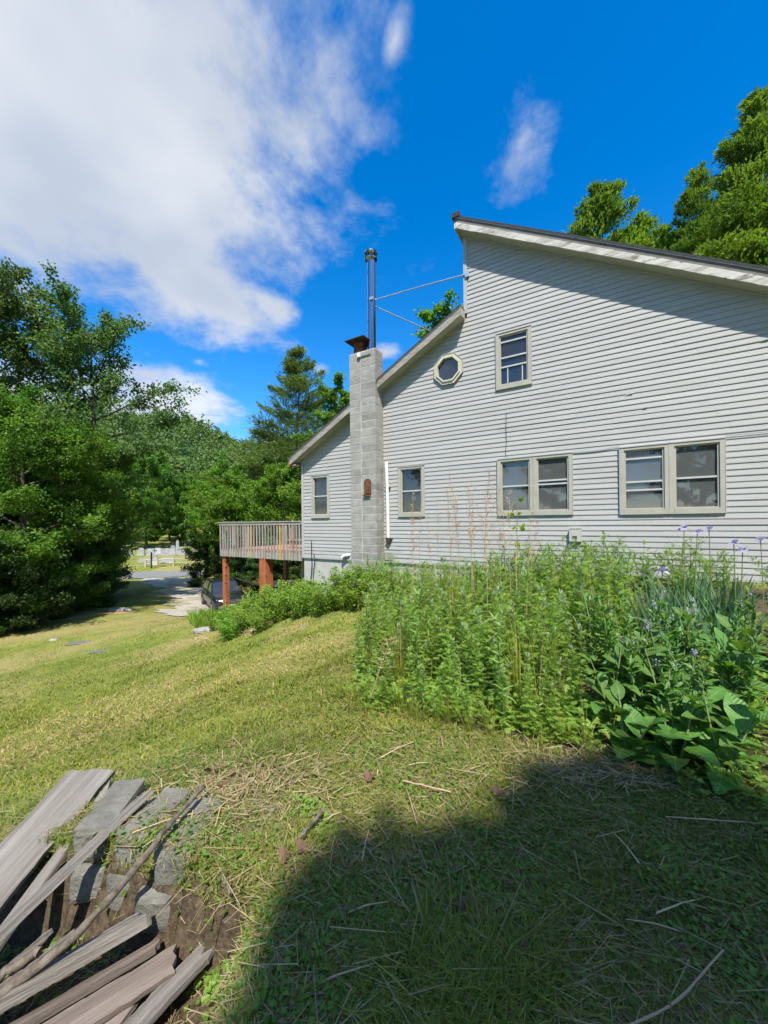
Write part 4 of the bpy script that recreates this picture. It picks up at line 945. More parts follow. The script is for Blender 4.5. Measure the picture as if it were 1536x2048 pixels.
# wilted grey-green cuttings and brown bits
x, y = wedge(1400, .95, 4.5, 1.3); ok = lawn_ok(x, y); x, y = x[ok], y[ok]; N = len(x)
mb = MB(); scatter(mb, *LEAF, np.stack([x, y, gzw(x, y) + rg.uniform(.01, .05, N)], -1), np.c_[rg.normal(0, 1, (N, 2)), rg.normal(0, .2, N)], np.c_[rg.normal(0, .5, (N, 2)), np.ones(N)], .03 * rg.uniform(.5, 1.5, N), .010, rg.random(N))
mb.build('wilted_leaves', 'deadleaf', None, label='shrivelled brown leaf bits among the cut grass', cat='leaf litter', kind='stuff')
# litter on the bare soil by the blocks and in front of the bed, and down in the hollow
def litter(n, cx, cy, sx, sy, mt, L, Wd, name, label):
    x = rg.normal(cx, sx, n); y = rg.normal(cy, sy, n); N = n
    mb = MB(); scatter(mb, *STRIP, np.stack([x, y, gzw(x, y) + rg.uniform(.005, .04, N)], -1), np.c_[rg.normal(0, 1, (N, 2)), rg.normal(0, .12, N)], np.c_[rg.normal(0, .3, (N, 2)), np.ones(N)], L * rg.uniform(.4, 1.6, N), Wd * rg.uniform(.6, 1.6, N), rg.random(N))
    mb.build(name, mt, None, label=label, cat='litter', kind='stuff')
litter(1500, -.95, 2.4, .30, .2, 'straw', .09, .005, 'straw_litter', 'straw litter on the bare earth behind the concrete blocks')
litter(1300, 1.4, 2.42, .42, .09, 'straw', .10, .005, 'straw_litter', 'straw litter on the bare strip in front of the weed bed')
litter(2400, -1.4, 1.6, .6, .3, 'straw', .05, .0025, 'twig_litter', 'twig litter at the bottom of the hollow under the boards')

# ------------------------------------------------------------------ plants of the bed
def stem_pts(r, H, lean):
    a = r.uniform(0, 6.28); d = np.array([math.cos(a) * lean, math.sin(a) * lean, 1]); return curve((0, 0, -.03), d / np.linalg.norm(d), H, 5, .0, r, .035)
def mugwort(seed, H, nl, leaf):
    r = np.random.default_rng(seed); st = MB(); P = stem_pts(r, H, .10)
    st.tube(P, np.linspace(.0055, .002, 6), 4, tint=.4)
    f = (.10 + .90 * (np.arange(nl) + r.random(nl) * .6) / nl) * 4.999; ii = np.minimum(4, f.astype(int)); C = P[ii] + (P[ii + 1] - P[ii]) * (f - ii)[:, None]; t = f / 5
    az = np.arange(nl) * 2.4 + r.normal(0, .3, nl); el = -.1 + .9 * t ** 2 + r.normal(0, .18, nl)
    ax = np.stack([np.cos(az) * np.cos(el), np.sin(az) * np.cos(el), np.sin(el)], -1)
    nr = np.stack([-np.cos(az) * np.sin(el) * .6, -np.sin(az) * np.sin(el) * .6, np.cos(el) + .3], -1) + r.normal(0, .2, (nl, 3))
    L = leaf * (1.15 - .45 * t) * r.uniform(.75, 1.2, nl)
    fo = MB(); scatter(fo, *LOBED, C, ax, nr, L, L * .95, np.clip(r.normal(.45, .2, nl) + .15 * t, 0, 1))
    k = 14; az = r.uniform(0, 6.28, k); el = r.uniform(.7, 1.45, k); ax = np.stack([np.cos(az) * np.cos(el), np.sin(az) * np.cos(el), np.sin(el)], -1)
    C = np.repeat(P[-1][None], k, 0) + np.array([0, 0, -.05]) * r.random(k)[:, None] * 1.6
    scatter(fo, *LEAF, C, ax, np.c_[np.cos(az), np.sin(az), np.full(k, .4)], leaf * .62 * r.uniform(.6, 1.1, k), leaf * .14, r.random(k), 1)
    return st.mesh('stem', 'stemgreen'), fo.mesh('foliage', ['mugwort', 'mugtop'], False)
MUG = [mugwort(200 + q, .82 + .09 * (q % 4), 34 + 3 * q, .100 + .006 * (q % 3)) for q in range(7)]
def plant(name, pair, x, y, sc, rz, label, cat, group, dz=0.0, tilt=0.0):
    t = thing(name, label, cat, (x, y, float(gzw(x, y)) + dz), rz, group, sc)
    if tilt: t.rotation_euler = (tilt * math.cos(rz * 3), tilt * math.sin(rz * 3), rz)
    for nm, me in zip(('stem', 'foliage'), pair): link(nm, me, t)
    return t
rp = random.Random(12)
MUGZ = [(-.28, 3.7), (.1, 3.4), (.43, 3.12), (.8, 2.85), (1.3, 2.62), (1.58, 2.95), (1.7, 3.4), (2.3, 3.9), (3.0, 4.6), (3.6, 5.4), (3.0, 6.5), (1.6, 7.4), (.2, 7.6), (-.35, 6.4), (-.32, 5)]
cnt = 0; pts = []
while cnt < 290:
    x = rp.uniform(-.5, 3.7); y = 2.6 + 5.0 * rp.random() ** 1.55
    if not inpoly(np.array([x]), np.array([y]), MUGZ)[0]: continue
    if any((x - a) ** 2 + (y - b) ** 2 < (.018 + .007 * max(0, y - 3.2)) for a, b in pts): 
        if rp.random() < .97: continue
    pts.append((x, y)); front = sstep(0.0, .9, y - (3.55 - .62 * x)); s = rp.uniform(.5, 1.0) * (.60 + .46 * float(front))
    if y > 6.4: s *= .85
    plant('mugwort_plant', MUG[cnt % 7], x, y, s, rp.uniform(0, 6.28), 'green mugwort stem with lobed leaves in the weedy bed', 'weed', 'mugwort stems in the bed', tilt=rp.uniform(0, .26)); cnt += 1
# other weeds mixed in: pale narrow-leaved goldenrod and tall meadow grass
def goldenrod(seed, H, nl):
    r = np.random.default_rng(seed); st = MB(); fo = MB()
    P = stem_pts(r, H, .16); st.tube(P, np.linspace(.005, .002, 6), 4)
    f = (.15 + .85 * r.random(nl)) * 4.999; ii = np.minimum(4, f.astype(int)); C = P[ii] + (P[ii + 1] - P[ii]) * (f - ii)[:, None]; az = r.uniform(0, 6.28, nl); el = r.normal(.35, .3, nl)
    ax = np.stack([np.cos(az) * np.cos(el), np.sin(az) * np.cos(el), np.sin(el)], -1); scatter(fo, *BLADE, C, ax, np.c_[r.normal(0, .4, (nl, 2)), np.ones(nl)], .11 * r.uniform(.5, 1.2, nl), .018, np.clip(r.normal(.6, .25, nl), 0, 1))
    return st.mesh('stem', 'stemgreen'), fo.mesh('foliage', 'tansy')
def meadow(seed, n, H):
    r = np.random.default_rng(seed); fo = MB(); az = r.uniform(0, 6.28, n); rr = .07 * np.sqrt(r.random(n)); el = r.uniform(.8, 1.5, n)
    scatter(fo, [(0, .5, 0), (0, -.5, 0), (.5, .45, .04), (.5, -.45, .04), (.85, .3, -.03), (.85, -.3, -.03), (1.05, 0, -.16)], [(0, 1, 3, 2), (2, 3, 5, 4), (4, 5, 6)], np.stack([rr * np.cos(az), rr * np.sin(az), np.full(n, -.01)], -1), np.stack([np.cos(az) * np.cos(el), np.sin(az) * np.cos(el), np.sin(el)], -1), np.stack([-np.cos(az), -np.sin(az), np.full(n, .5)], -1), H * r.uniform(.5, 1.1, n), .008, np.clip(r.normal(.6, .25, n), 0, 1))
    st = MB(); st.tube([(0, 0, 0), (.02, .01, H * .6), (.05, .02, H * 1.15)], [.002, .0018, .001], 4)
    return st.mesh('stem', 'deadstalk'), fo.mesh('foliage', 'grass')
GR = [goldenrod(250 + q, .95, 44) for q in range(4)]; MG = [meadow(260 + q, 46, .7) for q in range(3)]
for q in range(110):
    x = rp.uniform(-.45, 3.4); y = rp.uniform(2.75, 7.4)
    if not inpoly(np.array([x]), np.array([y]), MUGZ)[0]: continue
    if q % 2: plant('goldenrod_plant', GR[q % 4], x, y, rp.uniform(.55, 1.1), rp.uniform(0, 6), 'pale narrow-leaved goldenrod stem among the mugwort', 'weed', 'goldenrod stems in the bed', tilt=rp.uniform(0, .2))
    else: plant('grass_clump', MG[q % 3], x, y, rp.uniform(.6, 1.15), rp.uniform(0, 6), 'tall meadow grass clump among the mugwort', 'grass', 'meadow grass clumps in the bed')
for q in range(26):
    t = q / 25; x = -.55 + 2.1 * t + rp.gauss(0, .08); y = 3.62 - .60 * (x + .25) + rp.uniform(-.25, .12)
    plant('grass_clump', MG[q % 3], x, y, rp.uniform(.2, .45), rp.uniform(0, 6), 'uncut grass tuft along the edge of the weedy bed', 'grass', 'grass tufts at the bed edge')
# low bright regrowth along the front edge of the bed
def lowweed(seed, n, leaf, spread, h):
    r = np.random.default_rng(seed); fo = MB(); az = r.uniform(0, 6.28, n); rr = spread * np.sqrt(r.random(n)); C = np.stack([rr * np.cos(az), rr * np.sin(az), h * r.random(n) * (1.1 - rr / spread * .6)], -1)
    el = r.normal(.25, .3, n); a2 = az + r.normal(0, .8, n); ax = np.stack([np.cos(a2) * np.cos(el), np.sin(a2) * np.cos(el), np.sin(el)], -1)
    L = leaf * r.uniform(.6, 1.2, n); scatter(fo, *LOBED, C, ax, np.c_[r.normal(0, .35, (n, 2)), np.ones(n)], L, L * 1.1, np.clip(r.normal(.7, .22, n), 0, 1))
    st = MB()
    for q in range(6): st.tube([(0, 0, -.02), tuple(C[q] * .6), tuple(C[q])], [.003, .0025, .0015], 3, False)
    return st.mesh('stem', 'stemgreen'), fo.mesh('foliage', 'mugwort')
LOW = [lowweed(300 + q, 46, .06, .14, .20) for q in range(4)]
for q in range(46):
    t = q / 45; x = -.25 + 1.9 * t + rp.gauss(0, .05); y = 3.68 - .60 * (x + .25) + rp.uniform(-.02, .35)
    plant('low_weed', LOW[q % 4], x, y, rp.uniform(.7, 1.15), rp.uniform(0, 6), 'low yellow-green weed along the front edge of the bed', 'weed', 'low weeds at the bed edge')
for x, y, s in [(2.02, 2.12, .8), (2.12, 2.28, .95), (1.92, 2.22, .7), (2.25, 2.1, .8), (1.78, 2.2, .5), (-.42, 2.16, .45), (-.52, 2.2, .5), (-.35, 2.05, .4), (-.78, 1.74, .6), (-.70, 1.62, .5), (2.45, 2.3, .9), (2.6, 2.5, 1.0), (2.7, 2.7, 1.0), (2.9, 2.8, 1.1), (3.0, 3.0, 1.1), (3.2, 3.2, 1.2), (3.4, 3.4, 1.2), (2.5, 2.15, .8), (3.1, 3.4, 1.2), (2.8, 3.0, 1.1)]:
    plant('low_weed', LOW[rp.randrange(4)], x, y, s, rp.uniform(0, 6), 'low bright weed tuft in the shaded grass beyond the bed', 'weed', 'weed tufts outside the bed')

# leafy ground cover filling the bed
n = 20000; x = rg.uniform(-.6, 4.6, n); y = rg.uniform(2.2, 8.8, n); ok = inpoly(x, y, BED) & ~inpoly(x, y, HOUSE_P) & (y - (3.55 - .60 * x) > rg.uniform(-.35, .5, n)) & (x / y < 1.2); x, y = x[ok], y[ok]; N = len(x)
mb = MB(); scatter(mb, *LOBED, np.stack([x, y, gzw(x, y) + .16 * rg.random(N) ** 1.5], -1), np.c_[rg.normal(0, 1, (N, 2)), rg.uniform(-.1, .6, N)], np.c_[rg.normal(0, .4, (N, 2)), np.ones(N)], .065 * rg.uniform(.5, 1.4, N), .05, rg.random(N))
mb.build('ground_cover', 'mugwort', None, label='low leafy ground cover between the stems of the weedy bed', cat='ground cover', kind='stuff')
# comfrey: big arching leaves, each its own part
def comfrey_leaf(seed):
    r = np.random.default_rng(seed); n = 9; bend = r.uniform(.25, .7); V = []; F = []; tw = r.uniform(-.35, .35)
    x = z = 0.0; ang = .25
    for q in range(n):
        t = q / (n - 1); wv = .29 * math.sin(math.pi * min(1, t * .93 + .05)) ** .8 * (1 - .3 * t) + .006; wav = .018 * math.sin(q * 2.2 + seed)
        cs, sn = math.cos(tw * t), math.sin(tw * t)
        for s in (-1, -.5, 0, .5, 1):
            yy = wv * s; zz_ = .30 * wv * abs(s) * (1 - .4 * t) + wav * abs(s)
            V.append((x, yy * cs - zz_ * sn, z + zz_ * cs + yy * sn))
        x += math.cos(ang) / (n - 1); z += math.sin(ang) / (n - 1); ang -= bend * 2 / (n - 1) * (.4 + t)
    for q in range(n - 1):
        for s in range(4): F.append((5 * q + s, 5 * q + 5 + s, 5 * q + 6 + s, 5 * q + 1 + s))
    mb = MB(); mb.add(V, F, np.clip(r.normal(.5, .25, len(V)), 0, 1)); return mb.mesh('leaf', 'comfrey', True)
CL = [comfrey_leaf(q) for q in range(6)]
def comfrey(x, y, H, nl, ll, rz, label, seed, flowers=0):
    r = random.Random(seed); t = thing('comfrey_plant', label, 'plant', (x, y, float(gzw(x, y))), rz, 'comfrey plants at the right of the bed')
    nst = max(1, nl // 6); tops = []
    for q in range(nst):
        a = r.uniform(0, 6.28); d = np.array([math.cos(a) * .28, math.sin(a) * .28, 1.0]); P = curve((0, 0, -.02), d / np.linalg.norm(d), H * r.uniform(.75, 1.05), 5, 0, np.random.default_rng(seed * 7 + q), .05); tops.append(P)
        MB().tube(P, np.linspace(.010, .004, 6), 6, tint=.5).build('stem', 'stemgreen', t, True)
    for q in range(nl):
        P = tops[q % nst]; s = .06 + .9 * (q + r.random() * .5) / nl; f = min(4.99, s * 5); i0 = int(f); p = P[i0] + (P[i0 + 1] - P[i0]) * (f - i0)
        L = ll * (1.1 - .62 * s) * r.uniform(.8, 1.15)
        o = link('leaf', CL[r.randrange(6)], t, tuple(p), (r.uniform(-.25, .25), -.1 - .55 * s + r.uniform(-.3, .35), q * 2.4 + r.uniform(-.5, .5)), (L, L * r.uniform(.9, 1.2), L))
    for q in range(flowers):
        P = tops[q % nst][-1]; mb = MB(); k = 9; az = np.array([r.uniform(0, 6.28) for _ in range(k)])
        C = np.repeat(P[None], k, 0) + np.c_[.02 * np.cos(az), .02 * np.sin(az), np.array([r.uniform(-.04, .02) for _ in range(k)])]
        scatter(mb, *LEAF, C, np.c_[np.cos(az) * .4, np.sin(az) * .4, -np.ones(k)], np.c_[np.cos(az), np.sin(az), np.full(k, .2)], .022, .012, np.array([r.random() for _ in range(k)]))
        mb.build('flower_cluster', 'purple', t)
    return t
cf = [(1.62, 2.52, .42, 11, .27, 'comfrey with broad low leaves at the front corner of the bed'), (1.86, 2.40, .50, 12, .30, 'large comfrey leaning over the bare strip, front of the bed'),
      (2.12, 2.34, .66, 12, .32, 'tall comfrey nearest the right edge of the photo'), (2.02, 2.66, .75, 12, .30, 'comfrey rising behind the front corner plants'),
      (1.72, 2.85, .72, 12, .26, 'comfrey between the mugwort and the front comfrey'), (2.38, 2.62, .85, 12, .33, 'broad-leaved comfrey at the right edge behind the tall one'),
      (2.3, 2.95, .92, 12, .28, 'flowering comfrey in the middle of the clump'), (2.0, 3.1, .88, 12, .25, 'dark comfrey in the second row near the mugwort'),
      (2.65, 3.0, .9, 12, .30, 'comfrey by the right edge below the iris'), (2.35, 3.4, .95, 12, .24, 'flowering comfrey at the back left of the clump'), (2.75, 3.45, .95, 12, .25, 'flowering comfrey in front of the iris leaves'), (2.05, 3.6, .9, 12, .22, 'slender comfrey where mugwort begins')]
for q, (x, y, H, nl, ll, lb) in enumerate(cf): comfrey(x, y, H, nl + (4 if q < 6 else 3), ll, rp.uniform(0, 6), lb, 40 + q, 2 if q > 5 else 0)
# narrow-leaved filler stems between the comfrey
def leafy(seed, H, nl, leaf, wr, mats, top=None, lean=.14):
    r = np.random.default_rng(seed); st = MB(); fo = MB()
    for s_ in range(3):
        P = stem_pts(r, H * r.uniform(.75, 1.05), lean); st.tube(P, np.linspace(.006, .002, 6), 4)
        f = (.08 + .92 * r.random(nl)) * 4.999; ii = np.minimum(4, f.astype(int)); C = P[ii] + (P[ii + 1] - P[ii]) * (f - ii)[:, None]; t = f / 5
        az = r.uniform(0, 6.28, nl); el = .1 + .7 * t + r.normal(0, .25, nl); ax = np.stack([np.cos(az) * np.cos(el), np.sin(az) * np.cos(el), np.sin(el)], -1)
        L = leaf * (1.2 - .6 * t) * r.uniform(.7, 1.2, nl)
        scatter(fo, *BLADE, C, ax, np.c_[r.normal(0, .4, (nl, 2)), np.ones(nl)], L, L * wr, np.clip(r.normal(.45, .22, nl), 0, 1))
        if top:
            k = 10; C = np.repeat(P[-1][None], k, 0) + r.normal(0, .014, (k, 3)); scatter(fo, *LEAF, C, r.normal(0, 1, (k, 3)), r.normal(0, 1, (k, 3)), .02, .014, r.random(k), 1)
    return st.mesh('stem', 'stemgreen'), fo.mesh('foliage', mats)
FIL = [leafy(400 + q, .95, 34, .14, .28, ['comfrey', 'purple'], top=(q == 0)) for q in range(4)]
for q in range(60):
    x = rp.uniform(1.75, 3.9); y = rp.uniform(2.5, 4.3)
    if x / y > 1.15 or x < 1.75 + .35 * (y - 2.85) or (x > 2.8 and y > 3.55): continue
    plant('leafy_weed', FIL[q % 4], x, y, rp.uniform(.75, 1.0), rp.uniform(0, 6), 'dark leafy weed stem between the comfrey plants', 'weed', 'dark leafy weeds among the comfrey')
# iris clump
def iris(seed, n, H, mt='iris'):
    r = np.random.default_rng(seed); fo = MB(); az = r.uniform(0, 6.28, n); rr = .16 * np.sqrt(r.random(n)); C = np.stack([rr * np.cos(az), rr * np.sin(az), np.full(n, -.02)], -1)
    el = r.uniform(1.0, 1.5, n); ax = np.stack([np.cos(az) * np.cos(el), np.sin(az) * np.cos(el), np.sin(el)], -1); nr = np.stack([-np.sin(az) + .3, np.cos(az), np.full(n, .1)], -1)
    scatter(fo, [(0, .5, 0), (0, -.5, 0), (.4, .55, .02), (.4, -.55, .02), (.75, .4, -.02), (.75, -.4, -.02), (1, 0, -.10)], [(0, 1, 3, 2), (2, 3, 5, 4), (4, 5, 6)], C, ax, nr, H * r.uniform(.65, 1.1, n), .026, np.clip(r.normal(.5, .2, n), 0, 1))
    st = MB(); st.tube([(0, 0, 0), (.02, .01, .3), (.03, 0, .5)], [.006, .005, .004], 4)
    return st.mesh('stem', mt), fo.mesh('foliage', mt)
IR = [iris(500 + q, 34, .62) for q in range(3)]
for q, (x, y) in enumerate([(3.1, 4.1), (3.35, 4.3), (3.6, 4.2), (3.9, 4.5), (3.3, 4.6), (3.65, 4.75), (4.15, 4.55), (3.95, 4.95), (4.4, 4.9), (3.2, 3.8), (3.5, 3.85)]):
    plant('iris_clump', IR[q % 3], x, y, rp.uniform(.85, 1.1), rp.uniform(0, 6), 'clump of sword-shaped blue-green iris leaves at the right below the window', 'iris', 'iris clumps below the right window')
def iris_flower(x, y, ztop, label):
    g = float(gzw(x, y)); t = thing('iris_flower', label, 'flower', (x, y, g), rp.uniform(0, 6))
    MB().tube([(0, 0, 0), (.02, .0, (ztop - g) * .5), (0, .02, ztop - g)], [.006, .005, .004], 5).build('stem', 'stemgreen', t)
    for q in range(6):
        a = q * math.pi / 3; up = q % 2; mb = MB(); L = .06
        scatter(mb, [(0, .1, 0), (0, -.1, 0), (.45, .5, .18 if up else .1), (.45, -.5, .18 if up else .1), (1, .32, .1 if up else -.35), (1, -.32, .1 if up else -.35)], [(0, 1, 3, 2), (2, 3, 5, 4)],
                np.array([[0, .02, ztop - g]]), np.array([[math.cos(a), math.sin(a), .9 if up else .1]]), np.array([[-math.cos(a) * .6, -math.sin(a) * .6, 1.]]), L, .055, rp.random()); mb.build('petal', 'purple', t, True)
for x, y, z, lb in [(3.20, 3.98, 1.55, 'leftmost lavender iris flower in front of the right window'), (3.36, 4.05, 1.50, 'second lavender iris flower from the left'), (3.62, 4.15, 1.53, 'highest lavender iris flower right of the pair'),
                    (3.52, 3.75, 1.40, 'low lavender iris flower at the right, above the leaves'), (3.62, 3.78, 1.33, 'drooping lavender iris flower just below its neighbour'), (3.93, 3.92, 1.42, 'lavender iris flower at the right edge of the photo'), (2.62, 3.55, 1.16, 'small lavender flower low in the comfrey')]:
    iris_flower(x, y, z, lb)

# feathery bushes along the wall
def bushy(seed, H, R, n, leaf, wr, mats, tpl=LEAF, stems=9, up=.35):
    r = np.random.default_rng(seed); st = MB(); fo = MB(); per = n // stems
    for s_ in range(stems):
        a = s_ * 2.4; lean = R / H * r.uniform(.1, .75); d = np.array([math.cos(a) * lean, math.sin(a) * lean, 1]); P = curve((R * .2 * math.cos(a), R * .2 * math.sin(a), -.03), d / np.linalg.norm(d), H * r.uniform(.7, 1.05), 5, -.02, r, .06)
        st.tube(P, np.linspace(.008, .003, 6), 4, False)
        f = (.12 + .88 * r.random(per)) * 4.999; ii = f.astype(int); t = f / 5
        C = P[ii] + (P[ii + 1] - P[ii]) * (f - ii)[:, None]; az = r.uniform(0, 6.28, per); el = r.normal(up, .35, per)
        ax = np.stack([np.cos(az) * np.cos(el), np.sin(az) * np.cos(el), np.sin(el)], -1); C = C + ax * (R * .30 * r.random(per) * (1.15 - t * .8))[:, None]
        L = leaf * r.uniform(.6, 1.3, per)
        scatter(fo, *tpl, C, ax, np.c_[r.normal(0, .45, (per, 2)), np.ones(per)], L, L * wr, np.clip(r.normal(.45, .22, per) + .2 * (t - .5), 0, 1))
    return st.mesh('stem', 'stemgreen'), fo.mesh('foliage', mats)
TAN = [bushy(600 + q, .95, .45, 700, .09, .5, 'tansy', LOBED, 10, .55) for q in range(3)]
wallplants = [(-.2, 1.05, 1.05), (-.75, 1.0, .98), (-1.3, .9, .92), (-1.9, .95, .85), (.35, .95, .85), (.9, .8, .95), (1.3, 1.1, .75), (-2.5, .8, .72), (-3.1, .7, .68), (-3.7, .8, .66), (-4.3, .6, .72), (-4.8, .7, .95), (-5.15, 1.0, 1.0), (2.0, 1.0, .7), (-.1, 1.7, .9), (-1.1, 1.7, .85), (-2.2, 1.7, .7), (-3.4, 1.6, .65), (-4.5, 1.5, .8), (.9, 1.7, .75)]
for q, (u, off, s) in enumerate(wallplants):
    x, y, _ = hw(u, -off, 0); plant('feathery_bush', TAN[q % 3], x, y, s, q * 1.1, 'feathery light green tansy-like bush along the foot of the siding', 'bush', 'feathery bushes along the wall')
# sapling with round leaves
sx, sy, _ = hw(-1.55, -1.3, 0); sap = thing('sapling', 'poplar sapling with a few round leaves in front of the double window', 'sapling', (sx, sy, float(gz(sx, sy))))
P = curve((0, 0, 0), (0.02, 0, 1), 1.72, 6, 0, np.random.default_rng(8), .03); MB().tube(P, np.linspace(.008, .003, 7), 5).build('stem', 'stemgreen', sap)
rs = random.Random(3)
for q in range(13):
    t = .45 + .55 * q / 12; p = P[min(6, int(t * 6))] + np.array([rs.uniform(-.14, .14), rs.uniform(-.1, .1), rs.uniform(-.05, .1)])
    mb = MB(); V = [(0, 0, 0)] + [(.055 * math.cos(a) + .05, .055 * math.sin(a), .012 * math.cos(2 * a)) for a in np.linspace(0, 2 * math.pi, 10)[:-1]]; mb.add(V, [(0, 1 + s, 1 + (s + 1) % 9) for s in range(9)], rs.random())
    link('leaf', mb.mesh('leaf', 'bush'), sap, tuple(p), (rs.uniform(.4, 1.3), rs.uniform(-.5, .5), rs.uniform(0, 6.28)), rs.uniform(.8, 1.25))
# dry stalks standing over the bed
def stalk(seed, H):
    r = np.random.default_rng(seed); mb = MB(); d = np.array([r.normal(0, .05), r.normal(0, .05), 1]); P = curve((0, 0, -.03), d, H, 8, 0, r, .022); mb.tube(P, np.linspace(.0062, .002, 9), 4, False, tint=.45)
    for q in range(26):
        t = .55 + .45 * r.random(); f = min(7.99, t * 8); i0 = int(f); p = P[i0] + (P[i0 + 1] - P[i0]) * (f - i0); a = r.uniform(0, 6.28); L = .16 * (1.25 - t) + .03
        T_ = curve(p, (math.cos(a) * .7, math.sin(a) * .7, .7), L, 3, .05, r, .1); mb.tube(T_, [.0022, .0018, .0014, .001], 3, False, tint=.6)
        k = 5; C = T_[1 + np.arange(k) % 3]; scatter(mb, *LEAF, C, r.normal(0, 1, (k, 3)) + np.array([0, 0, .5]), r.normal(0, 1, (k, 3)), .02, .009, r.random(k))
    return mb.mesh('dry_stalk', 'deadstalk')
ST = [stalk(700 + q, 2.0) for q in range(5)]
for q, (px_, Y, H) in enumerate([(822, 6.4, 2.25), (838, 6.6, 2.0), (826, 6.0, 2.1), (880, 6.2, 2.1), (898, 5.9, 2.15), (915, 5.8, 2.0), (932, 5.9, 2.3), (941, 5.6, 2.2), (952, 5.4, 2.1), (962, 5.7, 2.35), (975, 5.3, 1.9), (990, 5.6, 1.75), (1004, 5.2, 2.05), (1012, 5.5, 1.85), (1022, 5.0, 1.95), (1035, 5.2, 1.5), (1048, 5.1, 1.6), (905, 6.6, 2.0), (860, 6.9, 1.8), (1060, 5.6, 1.45), (946, 6.3, 2.1), (985, 6.2, 2.2)]):
    x = (px_ - 768) / 750 * Y
    link('dry_stalk', ST[q % 5], None, (x, Y, float(gzw(x, Y))), (rp.uniform(-.06, .06), rp.uniform(-.06, .06), rp.uniform(0, 6)), (1, 1, H / 2.0), 'tall dry tan seed stalk standing in the weedy bed', 'dry stalk', 'dry seed stalks over the bed')
link('dry_stalk', ST[1], None, (-.16, 3.62, float(gzw(-.16, 3.62))), (0, .04, 0), (1.3, 1.3, .36), 'single reddish dead stem at the left front corner of the bed', 'dry stalk')

# ------------------------------------------------------------------ bank of shrubs below the deck and basement wall
BU = [bushy(800 + q, .95, .62, 1500, .075, .55, 'bush', LEAF, 14, .25) for q in range(4)]
bank = [(-6.2, 12.7, .38), (-5.6, 12.5, .42), (-5.0, 12.2, .6), (-4.5, 11.8, .9), (-4.0, 11.5, 1.0), (-3.6, 10.9, 1.0), (-4.4, 11.0, .9), (-3.1, 10.6, 1.05), (-4.3, 10.3, .85), (-3.6, 10.0, .9), (-2.9, 9.9, .95), (-2.5, 10.4, 1.0), (-3.9, 9.5, .8), (-3.3, 9.2, .8), (-2.6, 9.3, .85), (-2.0, 9.7, .95),
        (-2.0, 9.0, .8), (-1.6, 9.3, .85), (-1.5, 8.6, .75), (-1.1, 9.4, .9), (-1.0, 8.7, .8), (-.7, 9.0, .95), (-.6, 8.3, .8), (-3.7, 8.9, .6), (-2.9, 8.7, .6), (-5.2, 11.5, .45), (-.3, 8.8, 1.05), (-.2, 8.1, .85), (.15, 8.5, .8), (-5.4, 13.1, .45)]
for q, (x, y, s) in enumerate(bank):
    plant('leafy_bush', BU[q % 4], x, y, (s * 1.05, s * 1.05, s * rp.uniform(.8, 1.05)), q * 1.3, 'bright green leafy bush in the bank below the deck and basement wall', 'bush', 'bushes below the deck and basement')
DL = [iris(900 + q, 44, .48, 'bush') for q in range(2)]
for q, (x, y) in enumerate([(-6.5, 12.9), (-6.2, 12.5), (-5.9, 12.7), (-6.0, 12.2), (-5.6, 12.1), (-6.7, 13.3), (-6.3, 13.2), (-5.8, 12.4), (-5.5, 12.5)]):
    t = plant('daylily_clump', DL[q % 2], x, y, rp.uniform(.8, 1.1), q, 'clump of strap-leaved daylilies round the foot of the outer deck post', 'daylily', 'daylily clumps by the outer deck post')
for q in range(5):
    x, y = [(-3.9, 8.75), (-3.5, 8.6), (-3.2, 8.55), (-3.6, 8.9), (-4.1, 9.0)][q]
    link('dry_stalk', ST[q], None, (x, y, float(gzw(x, y))), (.9, .3 * (q - 2), q), (1.3, 1.3, .35), 'bent dry stem at the foot of the bush bank', 'dry stalk', 'bent dry stems below the bushes')
# weeds creeping into the hollow
x = rg.uniform(-2.2, -.55, 1500); y = rg.uniform(1.2, 2.0, 1500); keep = rg.random(1500) < (.25 + .6 * (patch(x * 3, y * 3) > .55)); x, y = x[keep], y[keep]; N = len(x)
mb = MB(); scatter(mb, *LEAF, np.stack([x, y, gzw(x, y) + rg.uniform(.005, .05, N)], -1), np.c_[rg.normal(0, 1, (N, 2)), rg.uniform(-.1, .5, N)], np.c_[rg.normal(0, .4, (N, 2)), np.ones(N)], .03 * rg.uniform(.6, 1.6, N), .022, rg.random(N))
mb.build('small_weeds', 'clover', None, label='small green weeds creeping over the soil between the old boards', cat='weeds', kind='stuff')

